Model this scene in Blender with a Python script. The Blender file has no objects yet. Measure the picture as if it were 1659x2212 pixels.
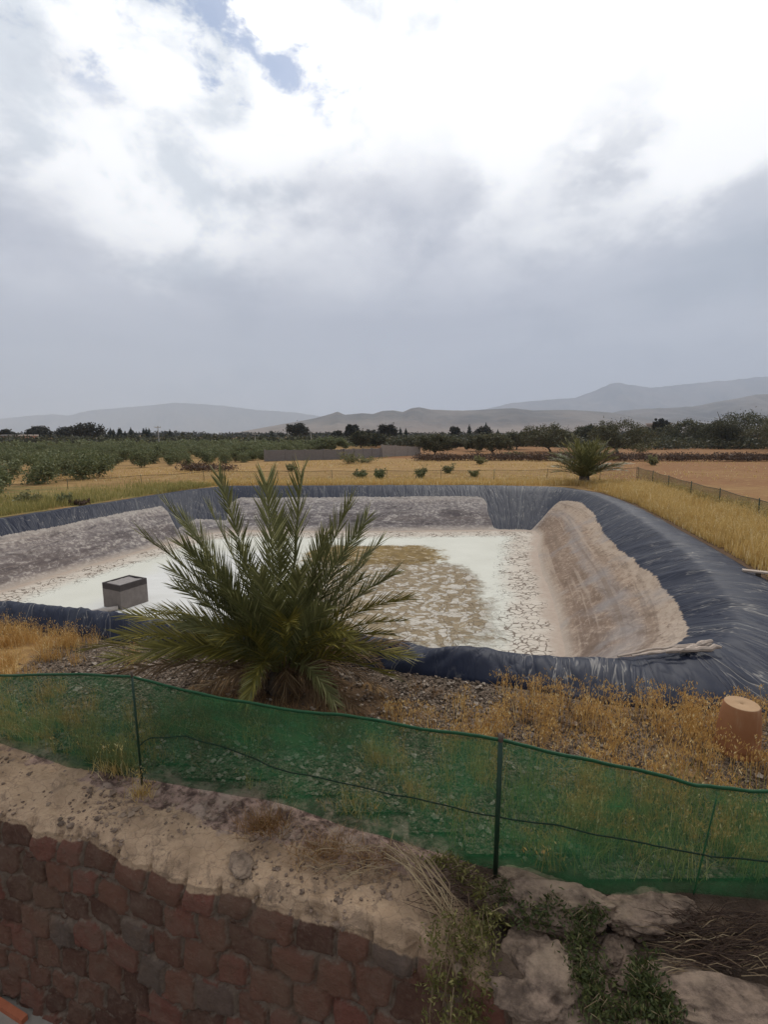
import bpy, math, random
import numpy as np
from mathutils import Vector
random.seed(7); np.random.seed(7)
R = math.radians
C = bpy.context.scene
COL = C.collection

# ------------------------------------------------------------ camera
F = 1080.0; PITCH = math.atan((1106 - 938) / F); CAMZ = 3.0
cam = bpy.data.cameras.new('camera'); co = bpy.data.objects.new('camera', cam); COL.objects.link(co)
co.location = (0, 0, CAMZ); co.rotation_euler = (R(90) - PITCH, 0, 0)
cam.sensor_fit = 'VERTICAL'; cam.sensor_height = 24; cam.lens = 24 * F / 2212
cam.clip_start = 0.05; cam.clip_end = 40000
C.camera = co

def at(x, y, z=0.0, Y=None):
    a = (x - 829.5) / F; b = -(y - 1106) / F
    dy = math.cos(PITCH) + b * math.sin(PITCH); dz = -math.sin(PITCH) + b * math.cos(PITCH)
    t = (z - CAMZ) / dz if Y is None else Y / dy
    return Vector((a * t, dy * t, CAMZ + dz * t))
def pix(p):
    x, y, z = p[0], p[1], p[2] - CAMZ
    d = y * math.cos(PITCH) - z * math.sin(PITCH); u = y * math.sin(PITCH) + z * math.cos(PITCH)
    return 829.5 + F * x / d, 1106 - F * u / d
def azel(px, py):
    v = at(px, py, Y=1.0) - Vector((0, 0, CAMZ)); v.normalize()
    return math.degrees(math.atan2(v.x, v.y)), math.degrees(math.asin(v.z))

# ------------------------------------------------------------ node helper
class NT:
    def __init__(s, tree):
        s.t = tree; s.n = tree.nodes; s.l = tree.links; s.n.clear()
    def node(s, typ, ins=None, **props):
        nd = s.n.new(typ)
        for k, v in props.items(): setattr(nd, k, v)
        for k, v in (ins or {}).items(): s.set(nd.inputs[k], v)
        return nd
    def set(s, sock, v):
        if isinstance(v, bpy.types.NodeSocket): s.l.new(v, sock)
        elif v is not None:
            if isinstance(v, (tuple, list)) and sock.type == 'RGBA' and len(v) == 3: v = (*v, 1)
            sock.default_value = v
    def m(s, op, a, b=None, c=None, clamp=False):
        nd = s.node('ShaderNodeMath', operation=op, use_clamp=clamp)
        for i, v in enumerate((a, b, c)):
            if v is not None: s.set(nd.inputs[i], v)
        return nd.outputs[0]
    def vm(s, op, a, b=None):
        nd = s.node('ShaderNodeVectorMath', operation=op)
        s.set(nd.inputs[0], a)
        if b is not None: s.set(nd.inputs[1], b)
        return nd.outputs[0]
    def mix(s, f, a, b, blend='MIX'):
        nd = s.node('ShaderNodeMix', data_type='RGBA', blend_type=blend)
        s.set(nd.inputs[0], f); s.set(nd.inputs[6], a); s.set(nd.inputs[7], b)
        return nd.outputs[2]
    def ss(s, v, lo, hi, a=0.0, b=1.0):
        nd = s.node('ShaderNodeMapRange', interpolation_type='SMOOTHSTEP')
        for k, q in zip(range(5), (v, lo, hi, a, b)): s.set(nd.inputs[k], q)
        return nd.outputs[0]
    def noise(s, vec, scale, detail=4, rough=.55, dist=0.0, out=0):
        nd = s.node('ShaderNodeTexNoise', {'Scale': scale, 'Detail': detail, 'Roughness': rough, 'Distortion': dist})
        if vec is not None: s.set(nd.inputs['Vector'], vec)
        return nd.outputs[out]
    def vor(s, vec, scale, feature='F1', out=0, rnd=1.0):
        nd = s.node('ShaderNodeTexVoronoi', {'Scale': scale, 'Randomness': rnd}, feature=feature)
        if vec is not None: s.set(nd.inputs['Vector'], vec)
        return nd.outputs[out]
    def attr(s, name, out='Fac'):
        return s.node('ShaderNodeAttribute', attribute_name=name).outputs[out]
    def scale(s, vec, x, y, z):
        return s.vm('MULTIPLY', vec, (x, y, z))
    def wobble(s, vec, scale, amt):
        nz = s.noise(vec, scale, 3, out=1)
        return s.vm('ADD', vec, s.scale(s.vm('SUBTRACT', nz, (.5, .5, .5)), amt, amt, amt))
    def pos(s): return s.node('ShaderNodeNewGeometry').outputs['Position']
    def objc(s): return s.node('ShaderNodeTexCoord').outputs['Object']
    def isl(s): return s.node('ShaderNodeNewGeometry').outputs['Random Per Island']
    def obr(s): return s.node('ShaderNodeObjectInfo').outputs['Random']
    def bump(s, h, strength=.5, dist=.02):
        return s.node('ShaderNodeBump', {'Height': h, 'Strength': strength, 'Distance': dist}).outputs[0]

def mat(name, fn, rough=.9, spec=.25):
    m = bpy.data.materials.new(name); m.use_nodes = True; n = NT(m.node_tree)
    out = n.node('ShaderNodeOutputMaterial')
    r = fn(n)
    if isinstance(r, dict) and 'shader' in r:
        n.l.new(r['shader'], out.inputs[0]); return m
    if not isinstance(r, dict): r = {'c': r}
    p = n.node('ShaderNodeBsdfPrincipled', {'Base Color': r['c'], 'Roughness': r.get('r', rough), 'Specular IOR Level': r.get('s', spec), 'Metallic': r.get('m', 0.0)})
    if 'b' in r: n.l.new(r['b'], p.inputs['Normal'])
    if 't' in r:
        tr = n.node('ShaderNodeBsdfTranslucent', {'Color': r['c']})
        mx = n.node('ShaderNodeMixShader', {0: r['t']}); n.l.new(p.outputs[0], mx.inputs[1]); n.l.new(tr.outputs[0], mx.inputs[2])
        n.l.new(mx.outputs[0], out.inputs[0])
    else: n.l.new(p.outputs[0], out.inputs[0])
    return m

# ------------------------------------------------------------ world
SUN_EL, SUN_AZ = 44, 24
w = bpy.data.worlds.new('World'); C.world = w; w.use_nodes = True
n = NT(w.node_tree)
wo = n.node('ShaderNodeOutputWorld')
sky = n.node('ShaderNodeTexSky', sky_type='NISHITA'); sky.sun_disc = False
sky.sun_elevation = R(SUN_EL); sky.sun_rotation = R(SUN_AZ); sky.dust_density = 1.0; sky.altitude = 600
bg = n.node('ShaderNodeBackground', {'Color': sky.outputs[0], 'Strength': 0.13})
D = n.node('ShaderNodeTexCoord').outputs['Generated']
sx = n.node('ShaderNodeSeparateXYZ', {0: D})
az = n.m('MULTIPLY', n.m('ARCTAN2', sx.outputs[0], sx.outputs[1]), 57.29578)
el = n.m('MULTIPLY', n.m('ARCSINE', sx.outputs[2]), 57.29578)
AE = n.node('ShaderNodeCombineXYZ', {0: az, 1: el}).outputs[0]
# cloud texture: wide streaks near the horizon, billows above
nz1 = n.noise(n.scale(AE, .034, .060, 1), 1.0, 5, .5, .1)
nz2 = n.noise(n.vm('ADD', n.scale(AE, .085, .12, 1), (7, 3, 2)), 1.0, 7, .58, .15)
nz3 = n.noise(n.vm('ADD', n.scale(AE, .02, .10, 1), (3, 9, 5)), 1.0, 6, .55, .2)
azw = n.m('ADD', az, n.m('MULTIPLY', n.m('SUBTRACT', n.noise(n.scale(AE, .10, .16, 1), 1.0, 6, .6), .5), 22.0)); elw = n.m('ADD', el, n.m('MULTIPLY', n.m('SUBTRACT', n.noise(n.vm('ADD', n.scale(AE, .10, .16, 1), (4, 8, 1)), 1.0, 6, .6), .5), 14.0))
def gau(px, py, sa, se, rot=0):
    a, e = azel(px, py)
    c_, s_ = math.cos(R(rot)), math.sin(R(rot))
    da = n.m('SUBTRACT', azw, a); de = n.m('SUBTRACT', elw, e)
    u = n.m('ADD', n.m('MULTIPLY', da, c_), n.m('MULTIPLY', de, s_))
    v = n.m('SUBTRACT', n.m('MULTIPLY', de, c_), n.m('MULTIPLY', da, s_))
    q = n.m('ADD', n.m('POWER', n.m('ABSOLUTE', n.m('DIVIDE', u, sa)), 2.0), n.m('POWER', n.m('ABSOLUTE', n.m('DIVIDE', v, se)), 2.0))
    return n.m('EXPONENT', n.m('MULTIPLY', q, -1.0))
f = n.m('ADD', el, n.m('MULTIPLY', n.m('SUBTRACT', nz1, .5), 12.0))
f = n.m('ADD', f, n.m('MULTIPLY', n.m('SUBTRACT', nz2, .5), 9.0))
for px, py, sa, se, rot, amp in ((830, 400, 15, 6.0, 0, -9.5), (330, 430, 12, 5, -12, 8), (700, 330, 9, 4, -5, 4.5), (1130, 300, 5, 7, 0, 6), (1480, 370, 10, 4, 12, 8),
                                 (120, 560, 20, 3.0, -12, -3), (1290, 300, 7, 2.0, 40, -5), (1480, 120, 9, 3.0, 55, -5), (1600, 470, 14, 5, 10, -5),
                                 (1150, 150, 1.3, 5, 5, -7), (1320, 640, 16, 4, 5, -3), (60, 300, 10, 8, 0, -3), (130, 90, 8, 3, 0, -7)):
    f = n.m('ADD', f, n.m('MULTIPLY', gau(px, py, sa, se, rot), amp))
wf = n.ss(f, 11.0, 26.5)
low = n.mix(n.ss(el, 0.0, 14.0), (.60, .63, .715), (.47, .495, .585))
low = n.mix(n.ss(az, 0.0, 38.0), low, (.43, .48, .56))
low = n.mix(n.m('MULTIPLY', n.ss(nz3, .40, .62), .6), low, (.66, .68, .76))
low = n.mix(n.m('MULTIPLY', n.ss(nz2, .52, .32), .45), low, (.36, .40, .49))
hi = n.mix(n.ss(n.m('ADD', nz2, n.m('MULTIPLY', n.ss(az, -38.0, 25.0), .22)), .42, .60), (.80, .85, .91), (1.25, 1.25, 1.25))
cl = n.mix(wf, low, hi)
cl = n.mix(n.ss(el, 42.0, 75.0), cl, (.95, .97, 1.02))
cl = n.mix(n.ss(n.m('ABSOLUTE', az), 60.0, 120.0), cl, n.mix(n.ss(el, 10.0, 60.0), (.27, .28, .31), (.60, .61, .65)))
cl = n.mix(n.ss(el, -2.0, -10.0), cl, (.20, .16, .12))
bg2 = n.node('ShaderNodeBackground', {'Color': cl, 'Strength': 1.0})
hole = n.m('ADD', gau(500, 62, 11, 2.2, -20), n.m('MULTIPLY', gau(330, 5, 7, 2.5, -20), .5))
hole = n.m('ADD', hole, n.m('MULTIPLY', gau(150, 95, 6, 2.0, 0), .45))
hole = n.m('ADD', hole, n.m('MULTIPLY', n.m('SUBTRACT', n.noise(n.scale(AE, .16, .30, 1), 1.0, 8, .65, .4), .5), 3.2))
hole = n.m('MULTIPLY', n.ss(hole, .30, .95), n.ss(el, 26.0, 31.0))
hole = n.m('MULTIPLY', hole, .85)
mx = n.node('ShaderNodeMixShader', {0: hole}); n.l.new(bg2.outputs[0], mx.inputs[1]); n.l.new(bg.outputs[0], mx.inputs[2])
n.l.new(mx.outputs[0], wo.inputs[0])

sun = bpy.data.lights.new('sun', 'SUN'); sun.energy = 1.5; sun.angle = R(10); sun.color = (1, .96, .9)
so = bpy.data.objects.new('sun', sun); COL.objects.link(so)
dirv = Vector((math.sin(R(SUN_AZ)) * math.cos(R(SUN_EL)), math.cos(R(SUN_AZ)) * math.cos(R(SUN_EL)), math.sin(R(SUN_EL))))
so.rotation_euler = dirv.to_track_quat('Z', 'Y').to_euler(); so.location = (30, 60, 60)
C.view_settings.view_transform = 'Standard'; C.view_settings.look = 'None'; C.view_settings.gamma = 1
C.view_settings.exposure = 0.2
C.render.engine = 'CYCLES'
C.cycles.max_bounces = 6; C.cycles.transparent_max_bounces = 16; C.cycles.volume_bounces = 1; C.cycles.use_denoising = True

# ------------------------------------------------------------ mesh helpers
class MB:
    def __init__(s): s.v = []; s.f = []; s.n = 0; s.at = {}
    def add(self_, v, f, **attrs):
        v = np.asarray(v, float).reshape(-1, 3); f = np.asarray(f, int)
        self_.v.append(v); self_.f.append(f + self_.n); self_.n += len(v)
        for k, a in attrs.items(): self_.at.setdefault(k, []).append(np.broadcast_to(np.asarray(a, float), (len(v),)))
    def build(s, name, m, parent=None, smooth=False, loc=None):
        me = bpy.data.meshes.new(name)
        V = np.concatenate(s.v)
        if loc is not None: V = V - np.asarray(loc)
        me.vertices.add(len(V)); me.vertices.foreach_set('co', V.ravel().astype(np.float32))
        nl = sum(a.size for a in s.f); npoly = sum(a.shape[0] for a in s.f)
        me.loops.add(nl); me.polygons.add(npoly)
        me.loops.foreach_set('vertex_index', np.concatenate([a.ravel() for a in s.f]).astype(np.int32))
        cnt = np.concatenate([np.full(a.shape[0], a.shape[1]) for a in s.f])
        st = np.concatenate([[0], np.cumsum(cnt)[:-1]])
        me.polygons.foreach_set('loop_start', st.astype(np.int32)); me.polygons.foreach_set('loop_total', cnt.astype(np.int32))
        me.polygons.foreach_set('use_smooth', np.full(npoly, smooth))
        for k, a in s.at.items():
            A = me.attributes.new(k, 'FLOAT', 'POINT'); A.data.foreach_set('value', np.concatenate(a).astype(np.float32))
        me.update(calc_edges=True); me.validate()
        if m is not None: me.materials.append(m)
        o = bpy.data.objects.new(name, me); COL.objects.link(o)
        if loc is not None and parent is None: o.location = loc
        if parent is not None: o.parent = parent
        return o

def tag(o, label=None, cat=None, group=None, kind=None):
    if label: o['label'] = label
    if cat: o['category'] = cat
    if group: o['group'] = group
    if kind: o['kind'] = kind
    return o
def empty(name, loc, label, cat, group=None, rz=0, kind=None):
    o = bpy.data.objects.new(name, None); COL.objects.link(o); o.location = loc; o.rotation_euler = (0, 0, rz); o.empty_display_size = .2
    return tag(o, label, cat, group, kind)
def copy_tree(o, parent=None):
    c = o.copy(); COL.objects.link(c); c.parent = parent
    for ch in KIDS.get(o.name, []): copy_tree(ch, c)
    return c
KIDS = {}
def kids(root, *ch): KIDS[root.name] = list(ch)

def grid_faces(nu, nv, closed=False):
    i = np.arange(nu if closed else nu - 1)[:, None]; j = np.arange(nv - 1)[None, :]
    a = i * nv + j; b = ((i + 1) % nu) * nv + j
    return np.stack([a, b, b + 1, a + 1], -1).reshape(-1, 4)

def tube(mb, pts, rad, sides=6, cap=True, **at_):
    P = np.asarray([tuple(p) for p in pts], float); k = len(P); rad = np.broadcast_to(np.asarray(rad, float), (k,))
    T = np.gradient(P, axis=0); T /= np.linalg.norm(T, axis=1)[:, None] + 1e-9
    up = np.array([0, 0, 1.0]) if abs(T[0][2]) < .9 else np.array([1.0, 0, 0])
    V = []
    for i in range(k):
        a = np.cross(up, T[i]); a /= np.linalg.norm(a) + 1e-9; b = np.cross(T[i], a); up = b
        ang = np.arange(sides) * 2 * math.pi / sides
        V.append(P[i] + rad[i] * (np.cos(ang)[:, None] * a + np.sin(ang)[:, None] * b))
    V = np.concatenate(V)
    F_ = [[i * sides + j, i * sides + (j + 1) % sides, (i + 1) * sides + (j + 1) % sides, (i + 1) * sides + j] for i in range(k - 1) for j in range(sides)]
    mb.add(V, F_, **at_)
    if cap and sides >= 3:
        mb.f.append(np.array([[mb.n - sides + j for j in range(sides)]])); mb.f.append(np.array([[mb.n - len(V) + sides - 1 - j for j in range(sides)]]))

TAB = np.random.RandomState(3).rand(256, 256)
def vn(x, y):
    xi = np.floor(x).astype(int); yi = np.floor(y).astype(int); fx = x - xi; fy = y - yi
    fx = fx * fx * (3 - 2 * fx); fy = fy * fy * (3 - 2 * fy)
    g = lambda a, b: TAB[a & 255, b & 255]
    return (g(xi, yi) * (1 - fx) + g(xi + 1, yi) * fx) * (1 - fy) + (g(xi, yi + 1) * (1 - fx) + g(xi + 1, yi + 1) * fx) * fy
def fbm(x, y, o=4, g=.5):
    x = np.asarray(x, float); y = np.asarray(y, float); t = 0; a = 1; s = 0
    for k in range(o):
        t = t + a * vn(x * 2 ** k + 17.3 * k, y * 2 ** k + 9.1 * k); s += a; a *= g
    return t / s - .5
def ridged(x, y, o=4):
    x = np.asarray(x, float); y = np.asarray(y, float); t = 0; a = 1; s = 0
    for k in range(o):
        t = t + a * (1 - np.abs(2 * vn(x * 2 ** k + 5.3 * k, y * 2 ** k + 3.7 * k) - 1)); s += a; a *= .5
    return t / s
JX = np.random.RandomState(5).rand(256, 256); JY = np.random.RandomState(6).rand(256, 256); JR = np.random.RandomState(8).rand(256, 256)
def worley(x, y):
    xi = np.floor(x).astype(int); yi = np.floor(y).astype(int)
    f1 = np.full(x.shape, 9.0); f2 = np.full(x.shape, 9.0); idr = np.zeros(x.shape)
    for dx in (-2, -1, 0, 1, 2):
        for dy in (-2, -1, 0, 1, 2):
            a, b = xi + dx, yi + dy
            px = a + .2 + .6 * JX[a & 255, b & 255]; py = b + .32 + .36 * JY[a & 255, b & 255]
            d = np.maximum(np.abs(px - x), np.abs(py - y)) * .8 + .2 * np.hypot(px - x, py - y)
            m_ = d < f1
            f2 = np.where(m_, f1, np.minimum(f2, d)); idr = np.where(m_, JR[a & 255, b & 255], idr); f1 = np.where(m_, d, f1)
    return f1, f2, idr
def sstep(x, a, b):
    t = np.clip((x - a) / (b - a), 0, 1); return t * t * (3 - 2 * t)
def spline_closed(P, per):
    P = np.asarray(P, float); k = len(P); out = []
    for i in range(k):
        p0, p1, p2, p3 = P[i - 1], P[i], P[(i + 1) % k], P[(i + 2) % k]
        t = np.arange(per)[:, None] / per
        out.append(.5 * ((2 * p1) + (-p0 + p2) * t + (2 * p0 - 5 * p1 + 4 * p2 - p3) * t ** 2 + (-p0 + 3 * p1 - 3 * p2 + p3) * t ** 3))
    return np.concatenate(out)
def inside(poly, x, y):
    r = np.zeros(np.shape(x), bool); k = len(poly); j = k - 1
    for i in range(k):
        xi, yi = poly[i]; xj, yj = poly[j]
        c = ((yi > y) != (yj > y)) & (x < (xj - xi) * (y - yi) / (yj - yi + 1e-12) + xi)
        r ^= c; j = i
    return r
def dist_poly(poly, x, y):
    best = np.full(np.shape(x), 1e9); k = len(poly)
    for i in range(k):
        a = poly[i]; b = poly[(i + 1) % k]; d = b - a; L = d @ d + 1e-12
        t = np.clip(((x - a[0]) * d[0] + (y - a[1]) * d[1]) / L, 0, 1)
        best = np.minimum(best, np.hypot(x - a[0] - t * d[0], y - a[1] - t * d[1]))
    return best

# ------------------------------------------------------------ traced lines of the place (metres)
# crest x,y, crest z, outer x,y, foot x,y, mud height (0 foot..1 crest), warm (brown mud) amount
RIM = [(0.1, 6.42, .26, -.2, 6.08, -.5, 9.8, .5, .5), (1.6, 6.14, .25, 1.5, 5.60, 1.8, 9.5, .5, .5), (3.3, 6.0, .25, 3.0, 5.12, 3.2, 9.5, .75, .7),
       (5.0, 6.8, .22, 5.4, 5.3, 3.85, 10.2, .80, .8), (6.4, 9.2, .18, 7.45, 8.6, 4.35, 12.0, .76, .95), (7.6, 12.6, .18, 8.6, 12.3, 4.95, 14.5, .70, 1), (8.6, 16.4, .15, 9.5, 16.0, 5.5, 17.2, .66, 1),
       (9.75, 21.0, .12, 10.7, 21.2, 6.4, 20.6, .75, 1), (10.3, 25.0, .1, 11.1, 25.2, 7.2, 22.8, .78, 1), (9.95, 26.7, .1, 10.6, 27.1, 7.4, 23.9, .72, .9), (9.2, 27.9, .1, 9.7, 28.5, 7.3, 24.4, .04, .5),
       (5.75, 28.65, .1, 5.75, 29.2, 5.6, 24.6, .06, .2), (5.4, 28.65, .1, 5.4, 29.2, 5.3, 24.6, .72, .2), (2, 28.65, .1, 2, 29.2, 2.0, 24.4, .73, .2), (-2, 28.6, .1, -2, 29.2, -1.5, 24.2, .73, .15), (-8.2, 28.4, .1, -8.4, 29.0, -6.9, 24.4, .72, .15),
       (-9.2, 27.8, .1, -9.6, 28.3, -7.7, 24.2, .25, .1), (-10.2, 26.3, .1, -10.7, 26.6, -8.8, 23.4, .35, .1), (-10.75, 24.9, .1, -11.25, 25.1, -9.3, 22.3, .22, .15), (-11.0, 24.2, .1, -11.5, 24.4, -9.5, 21.7, .75, .2), (-11.8, 21.6, .1, -12.3, 21.7, -10.2, 19.6, .75, .2), (-13.2, 17.8, .1, -13.7, 17.9, -11.3, 16.3, .74, .3),
       (-14.4, 13.5, .15, -14.9, 13.4, -11.9, 13.6, .73, .3), (-13.0, 10.5, .2, -13.4, 10.0, -11, 12.2, .6, .3), (-9.0, 8.95, .24, -9.0, 8.35, -8.5, 11.5, .5, .3),
       (-6.3, 8.05, .25, -6.1, 7.50, -6, 10.8, .5, .3), (-3.0, 7.15, .26, -2.9, 6.70, -3, 10.2, .5, .4)]
PER = 44
RS = spline_closed([r[:7] for r in RIM], PER)
RA = np.repeat(np.array([r[7:] for r in RIM]), 1, 0)
_t = np.arange(len(RIM) * PER) / PER
_i = _t.astype(int); _f = (_t - _i)[:, None]; RA2 = RA[_i % len(RIM)] * (1 - _f) + RA[(_i + 1) % len(RIM)] * _f
CREST = RS[:, :2]; CRZ = RS[:, 2]; OUT = RS[:, 3:5]; FOOT = RS[:, 5:7]
DEPTH = -1.8
FB_PX = [(-240, 1535), (0, 1605), (150, 1650), (305, 1680), (560, 1725), (830, 1800), (1070, 1878), (1300, 1915), (1500, 1925), (1659, 1928), (1900, 1935)]
FT_PX = [(-240, 1475), (0, 1460), (60, 1457), (180, 1459), (285, 1462), (400, 1490), (560, 1520), (700, 1545), (830, 1562), (1000, 1585), (1080, 1597), (1180, 1622), (1380, 1662), (1500, 1692), (1659, 1712), (1900, 1740)]
FBASE = np.array([at(*p)[:2] for p in FB_PX])
BACK = np.vstack([[(-14, 8.2), (-7.5, 6.1)], FBASE, [(6, 2.6), (14, 1.5)]])
EDGE = np.array([(-14, 7.4), (-6, 4.72), (-3.1, 3.64), (-2.39, 3.40), (-1.76, 3.19), (-1.21, 3.03), (-.69, 2.83), (-.23, 2.71), (.2, 2.60), (.57, 2.40), (1.01, 2.16), (1.6, 1.95), (2.4, 1.8), (5, 1.3), (14, -.5)])
def yb(x): return np.interp(x, BACK[:, 0], BACK[:, 1])
def ye(x): return np.interp(x, EDGE[:, 0], EDGE[:, 1])

# ------------------------------------------------------------ materials
def m_ground(n):
    P = n.pos()
    big = n.noise(P, .09, 5, .6); mid = n.noise(n.scale(P, 1, 2.2, 1), .55, 6, .65); fine = n.noise(P, 9, 4, .7)
    st = n.mix(mid, (.36, .21, .075), (.56, .38, .16))
    st = n.mix(n.ss(n.noise(n.scale(P, .5, 1.6, 1), .9, 6, .7), .45, .6), n.mix(.5, st, (.24, .125, .05)), st); st = n.mix(n.ss(fine, .35, .7), n.mix(.45, st, (.16, .09, .04)), st)
    soil = n.mix(mid, (.17, .080, .036), (.32, .165, .07))
    soil = n.mix(n.ss(n.noise(P, 2.2, 6, .7), .52, .68), soil, (.38, .24, .10))
    grn = n.mix(fine, (.10, .11, .035), (.26, .22, .08))
    a = n.m('ADD', n.attr('soil'), n.m('MULTIPLY', n.m('SUBTRACT', big, .5), 1.2))
    c = n.mix(n.ss(a, .35, .65), st, soil)
    g = n.m('ADD', n.attr('green'), n.m('MULTIPLY', n.m('SUBTRACT', mid, .5), 1.6))
    c = n.mix(n.m('MULTIPLY', n.ss(g, .35, .75), .8), c, grn)
    v = n.vor(P, 42, out=1); vd = n.vor(P, 42)
    pc = n.mix(n.m('MULTIPLY', n.node('ShaderNodeSeparateColor', {0: v}).outputs[0], 1.0), (.08, .058, .04), (.28, .21, .155))
    pc = n.mix(n.ss(vd, .5, .8), pc, (.05, .04, .03))
    gr = n.m('ADD', n.attr('gravel'), n.m('MULTIPLY', n.m('SUBTRACT', n.noise(P, 1.6, 5, .6), .5), .9))
    gm = n.ss(gr, .4, .6)
    c = n.mix(gm, c, pc)
    h = n.m('ADD', n.m('MULTIPLY', fine, .6), n.m('MULTIPLY', n.m('MULTIPLY', vd, -1.0), gm))
    lit = n.m('ADD', n.attr('litter'), n.m('MULTIPLY', n.m('SUBTRACT', n.noise(P, 3, 5, .65), .5), .7)); c = n.mix(n.m('MULTIPLY', n.ss(lit, .35, .6), .9), c, n.mix(fine, (.035, .022, .015), (.15, .095, .06)))
    return {'c': c, 'b': n.bump(h, .8, .03), 'r': .95, 's': .1}
M_ground = mat('ground', m_ground)

def m_liner(n):
    uv = n.node('ShaderNodeCombineXYZ', {0: n.attr('u'), 1: n.attr('s')}).outputs[0]
    P = n.pos(); warm = n.attr('warm'); s_ = n.attr('s'); d = n.attr('mud')
    # d = mud height - s: positive below the mud line
    jag = n.noise(n.scale(uv, 2.4, 1.2, 1), 2.2, 6, .75); jag2 = n.noise(n.scale(uv, 1.0, 1.5, 1), .35, 3)
    dd = n.m('ADD', d, n.m('MULTIPLY', n.m('SUBTRACT', jag, .5), .10)); dd = n.m('ADD', dd, n.m('MULTIPLY', n.m('SUBTRACT', jag2, .5), .10))
    mud = n.ss(dd, -.004, .006)
    streak = n.noise(n.scale(uv, .5, 5.0, 1), 1.6, 7, .7, .3)
    strat = n.noise(n.scale(uv, .12, 14, 1), 1.0, 4, .6)
    pits = n.noise(n.vm('ADD', P, (0, 0, 0)), 3.6, 7, .72, 1.0)
    base = n.mix(warm, (.20, .185, .19), (.33, .235, .165))
    lt = n.mix(warm, (.52, .48, .43), (.47, .365, .275))
    dk = n.mix(warm, (.055, .052, .062), (.15, .105, .075))
    c = n.mix(n.ss(streak, .30, .55), n.mix(.5, dk, base), base)
    c = n.mix(n.m('MULTIPLY', n.ss(pits, .50, .64), .75), c, lt)
    crumb = n.noise(n.scale(P, 1, 1, 1.6), 6, 7, .7, .6); c = n.mix(n.m('MULTIPLY', n.ss(crumb, .53, .60), .7), c, n.mix(.35, dk, base)); c = n.mix(n.m('MULTIPLY', n.ss(crumb, .46, .40), .6), c, lt)
    c = n.mix(n.m('MULTIPLY', n.ss(strat, .55, .7), .5), c, lt)
    c = n.mix(n.m('MULTIPLY', n.ss(strat, .42, .28), .55), c, dk)
    rr_ = n.m('DIVIDE', s_, n.m('ADD', s_, n.m('MAXIMUM', d, .02)))
    rr_ = n.m('ADD', rr_, n.m('MULTIPLY', n.m('SUBTRACT', n.noise(n.scale(uv, .25, 1.2, 1), 1.6, 5, .65), .5), .35))
    bnd = n.m('MULTIPLY', n.ss(rr_, .10, .24), n.ss(rr_, .66, .40)); c = n.mix(n.m('MULTIPLY', bnd, n.ss(crumb, .40, .48, .35, .72)), c, n.mix(warm, (.095, .085, .09), (.19, .13, .095)))
    up = n.m('MULTIPLY', n.ss(rr_, .48, .58), n.m('MULTIPLY', n.ss(rr_, .78, .66), warm)); c = n.mix(n.m('MULTIPLY', up, .6), c, (.27, .235, .215))
    up2 = n.m('MULTIPLY', n.m('MULTIPLY', n.ss(rr_, .76, .9), .8), n.ss(crumb, .60, .50)); c = n.mix(up2, c, n.mix(warm, n.mix(n.ss(pits, .45, .58), (.30, .26, .235), (.47, .42, .37)), (.42, .33, .25)))
    blot = n.noise(n.scale(uv, .55, 5.5, 1), 1.0, 6, .7, .8); c = n.mix(n.m('MULTIPLY', n.ss(blot, .50, .57), n.m('MULTIPLY_ADD', warm, -.55, .85)), c, n.mix(n.ss(crumb, .42, .54), lt, base)); c = n.mix(n.m('MULTIPLY', n.ss(blot, .44, .38), n.m('MULTIPLY_ADD', warm, -.3, .7)), c, dk)
    l1 = n.noise(n.scale(uv, .07, 13, 1), 1.0, 5, .65); c = n.mix(n.m('MULTIPLY', n.ss(l1, .53, .60), n.m('MULTIPLY', warm, .5)), c, (.20, .145, .105)); c = n.mix(n.m('MULTIPLY', n.ss(l1, .45, .38), n.m('MULTIPLY', warm, .5)), c, (.44, .35, .27))
    edge = n.m('MULTIPLY', n.ss(dd, .13, .0), .4)
    c = n.mix(edge, c, n.mix(warm, (.50, .46, .41), (.46, .36, .27)))
    c = n.mix(n.m('MULTIPLY', n.ss(s_, .14, .02), .8), c, n.mix(pits, (.42, .34, .27), (.54, .46, .38)))
    gs = n.noise(n.scale(P, 1, 1, 1), .45, 4); c = n.mix(n.m('MULTIPLY', n.ss(gs, .5, .66), n.m('MULTIPLY', warm, .7)), c, (.28, .26, .25))
    cn_ = n.noise(n.vm('ADD', n.scale(uv, 3.4, 1.6, 1), (5, 3, 0)), 1.0, 3, .5, 1.5); cre2_ = n.ss(n.m('ABSOLUTE', n.m('SUBTRACT', cn_, .5)), .018, .0)
    dust = n.noise(n.scale(uv, 3.5, .5, 1), 1.1, 7, .65, .8); du2 = n.noise(P, 1.3, 5, .6)
    lin = n.mix(n.m('MULTIPLY', n.ss(dust, .52, .8), .28), (.007, .011, .028), (.085, .09, .105))
    lin = n.mix(n.m('MULTIPLY', n.ss(du2, .5, .75), .25), lin, (.045, .05, .06)); seam = n.m('PINGPONG', n.m('ADD', n.attr('u'), n.m('MULTIPLY', n.noise(P, .6, 2), .2)), 2.9); lin = n.mix(n.m('MULTIPLY', n.ss(seam, .05, .02), .5), lin, (.13, .13, .13)); lin = n.mix(n.m('MULTIPLY', n.m('MULTIPLY', cre2_, n.ss(du2, .42, .6)), .6), lin, (.34, .31, .27))
    lin = n.mix(n.m('MULTIPLY', n.m('MULTIPLY', n.ss(dust, .66, .74), n.ss(s_, .8, 1.1)), n.m('MULTIPLY', warm, .7)), lin, (.42, .36, .27))
    c = n.mix(mud, lin, c)
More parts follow.
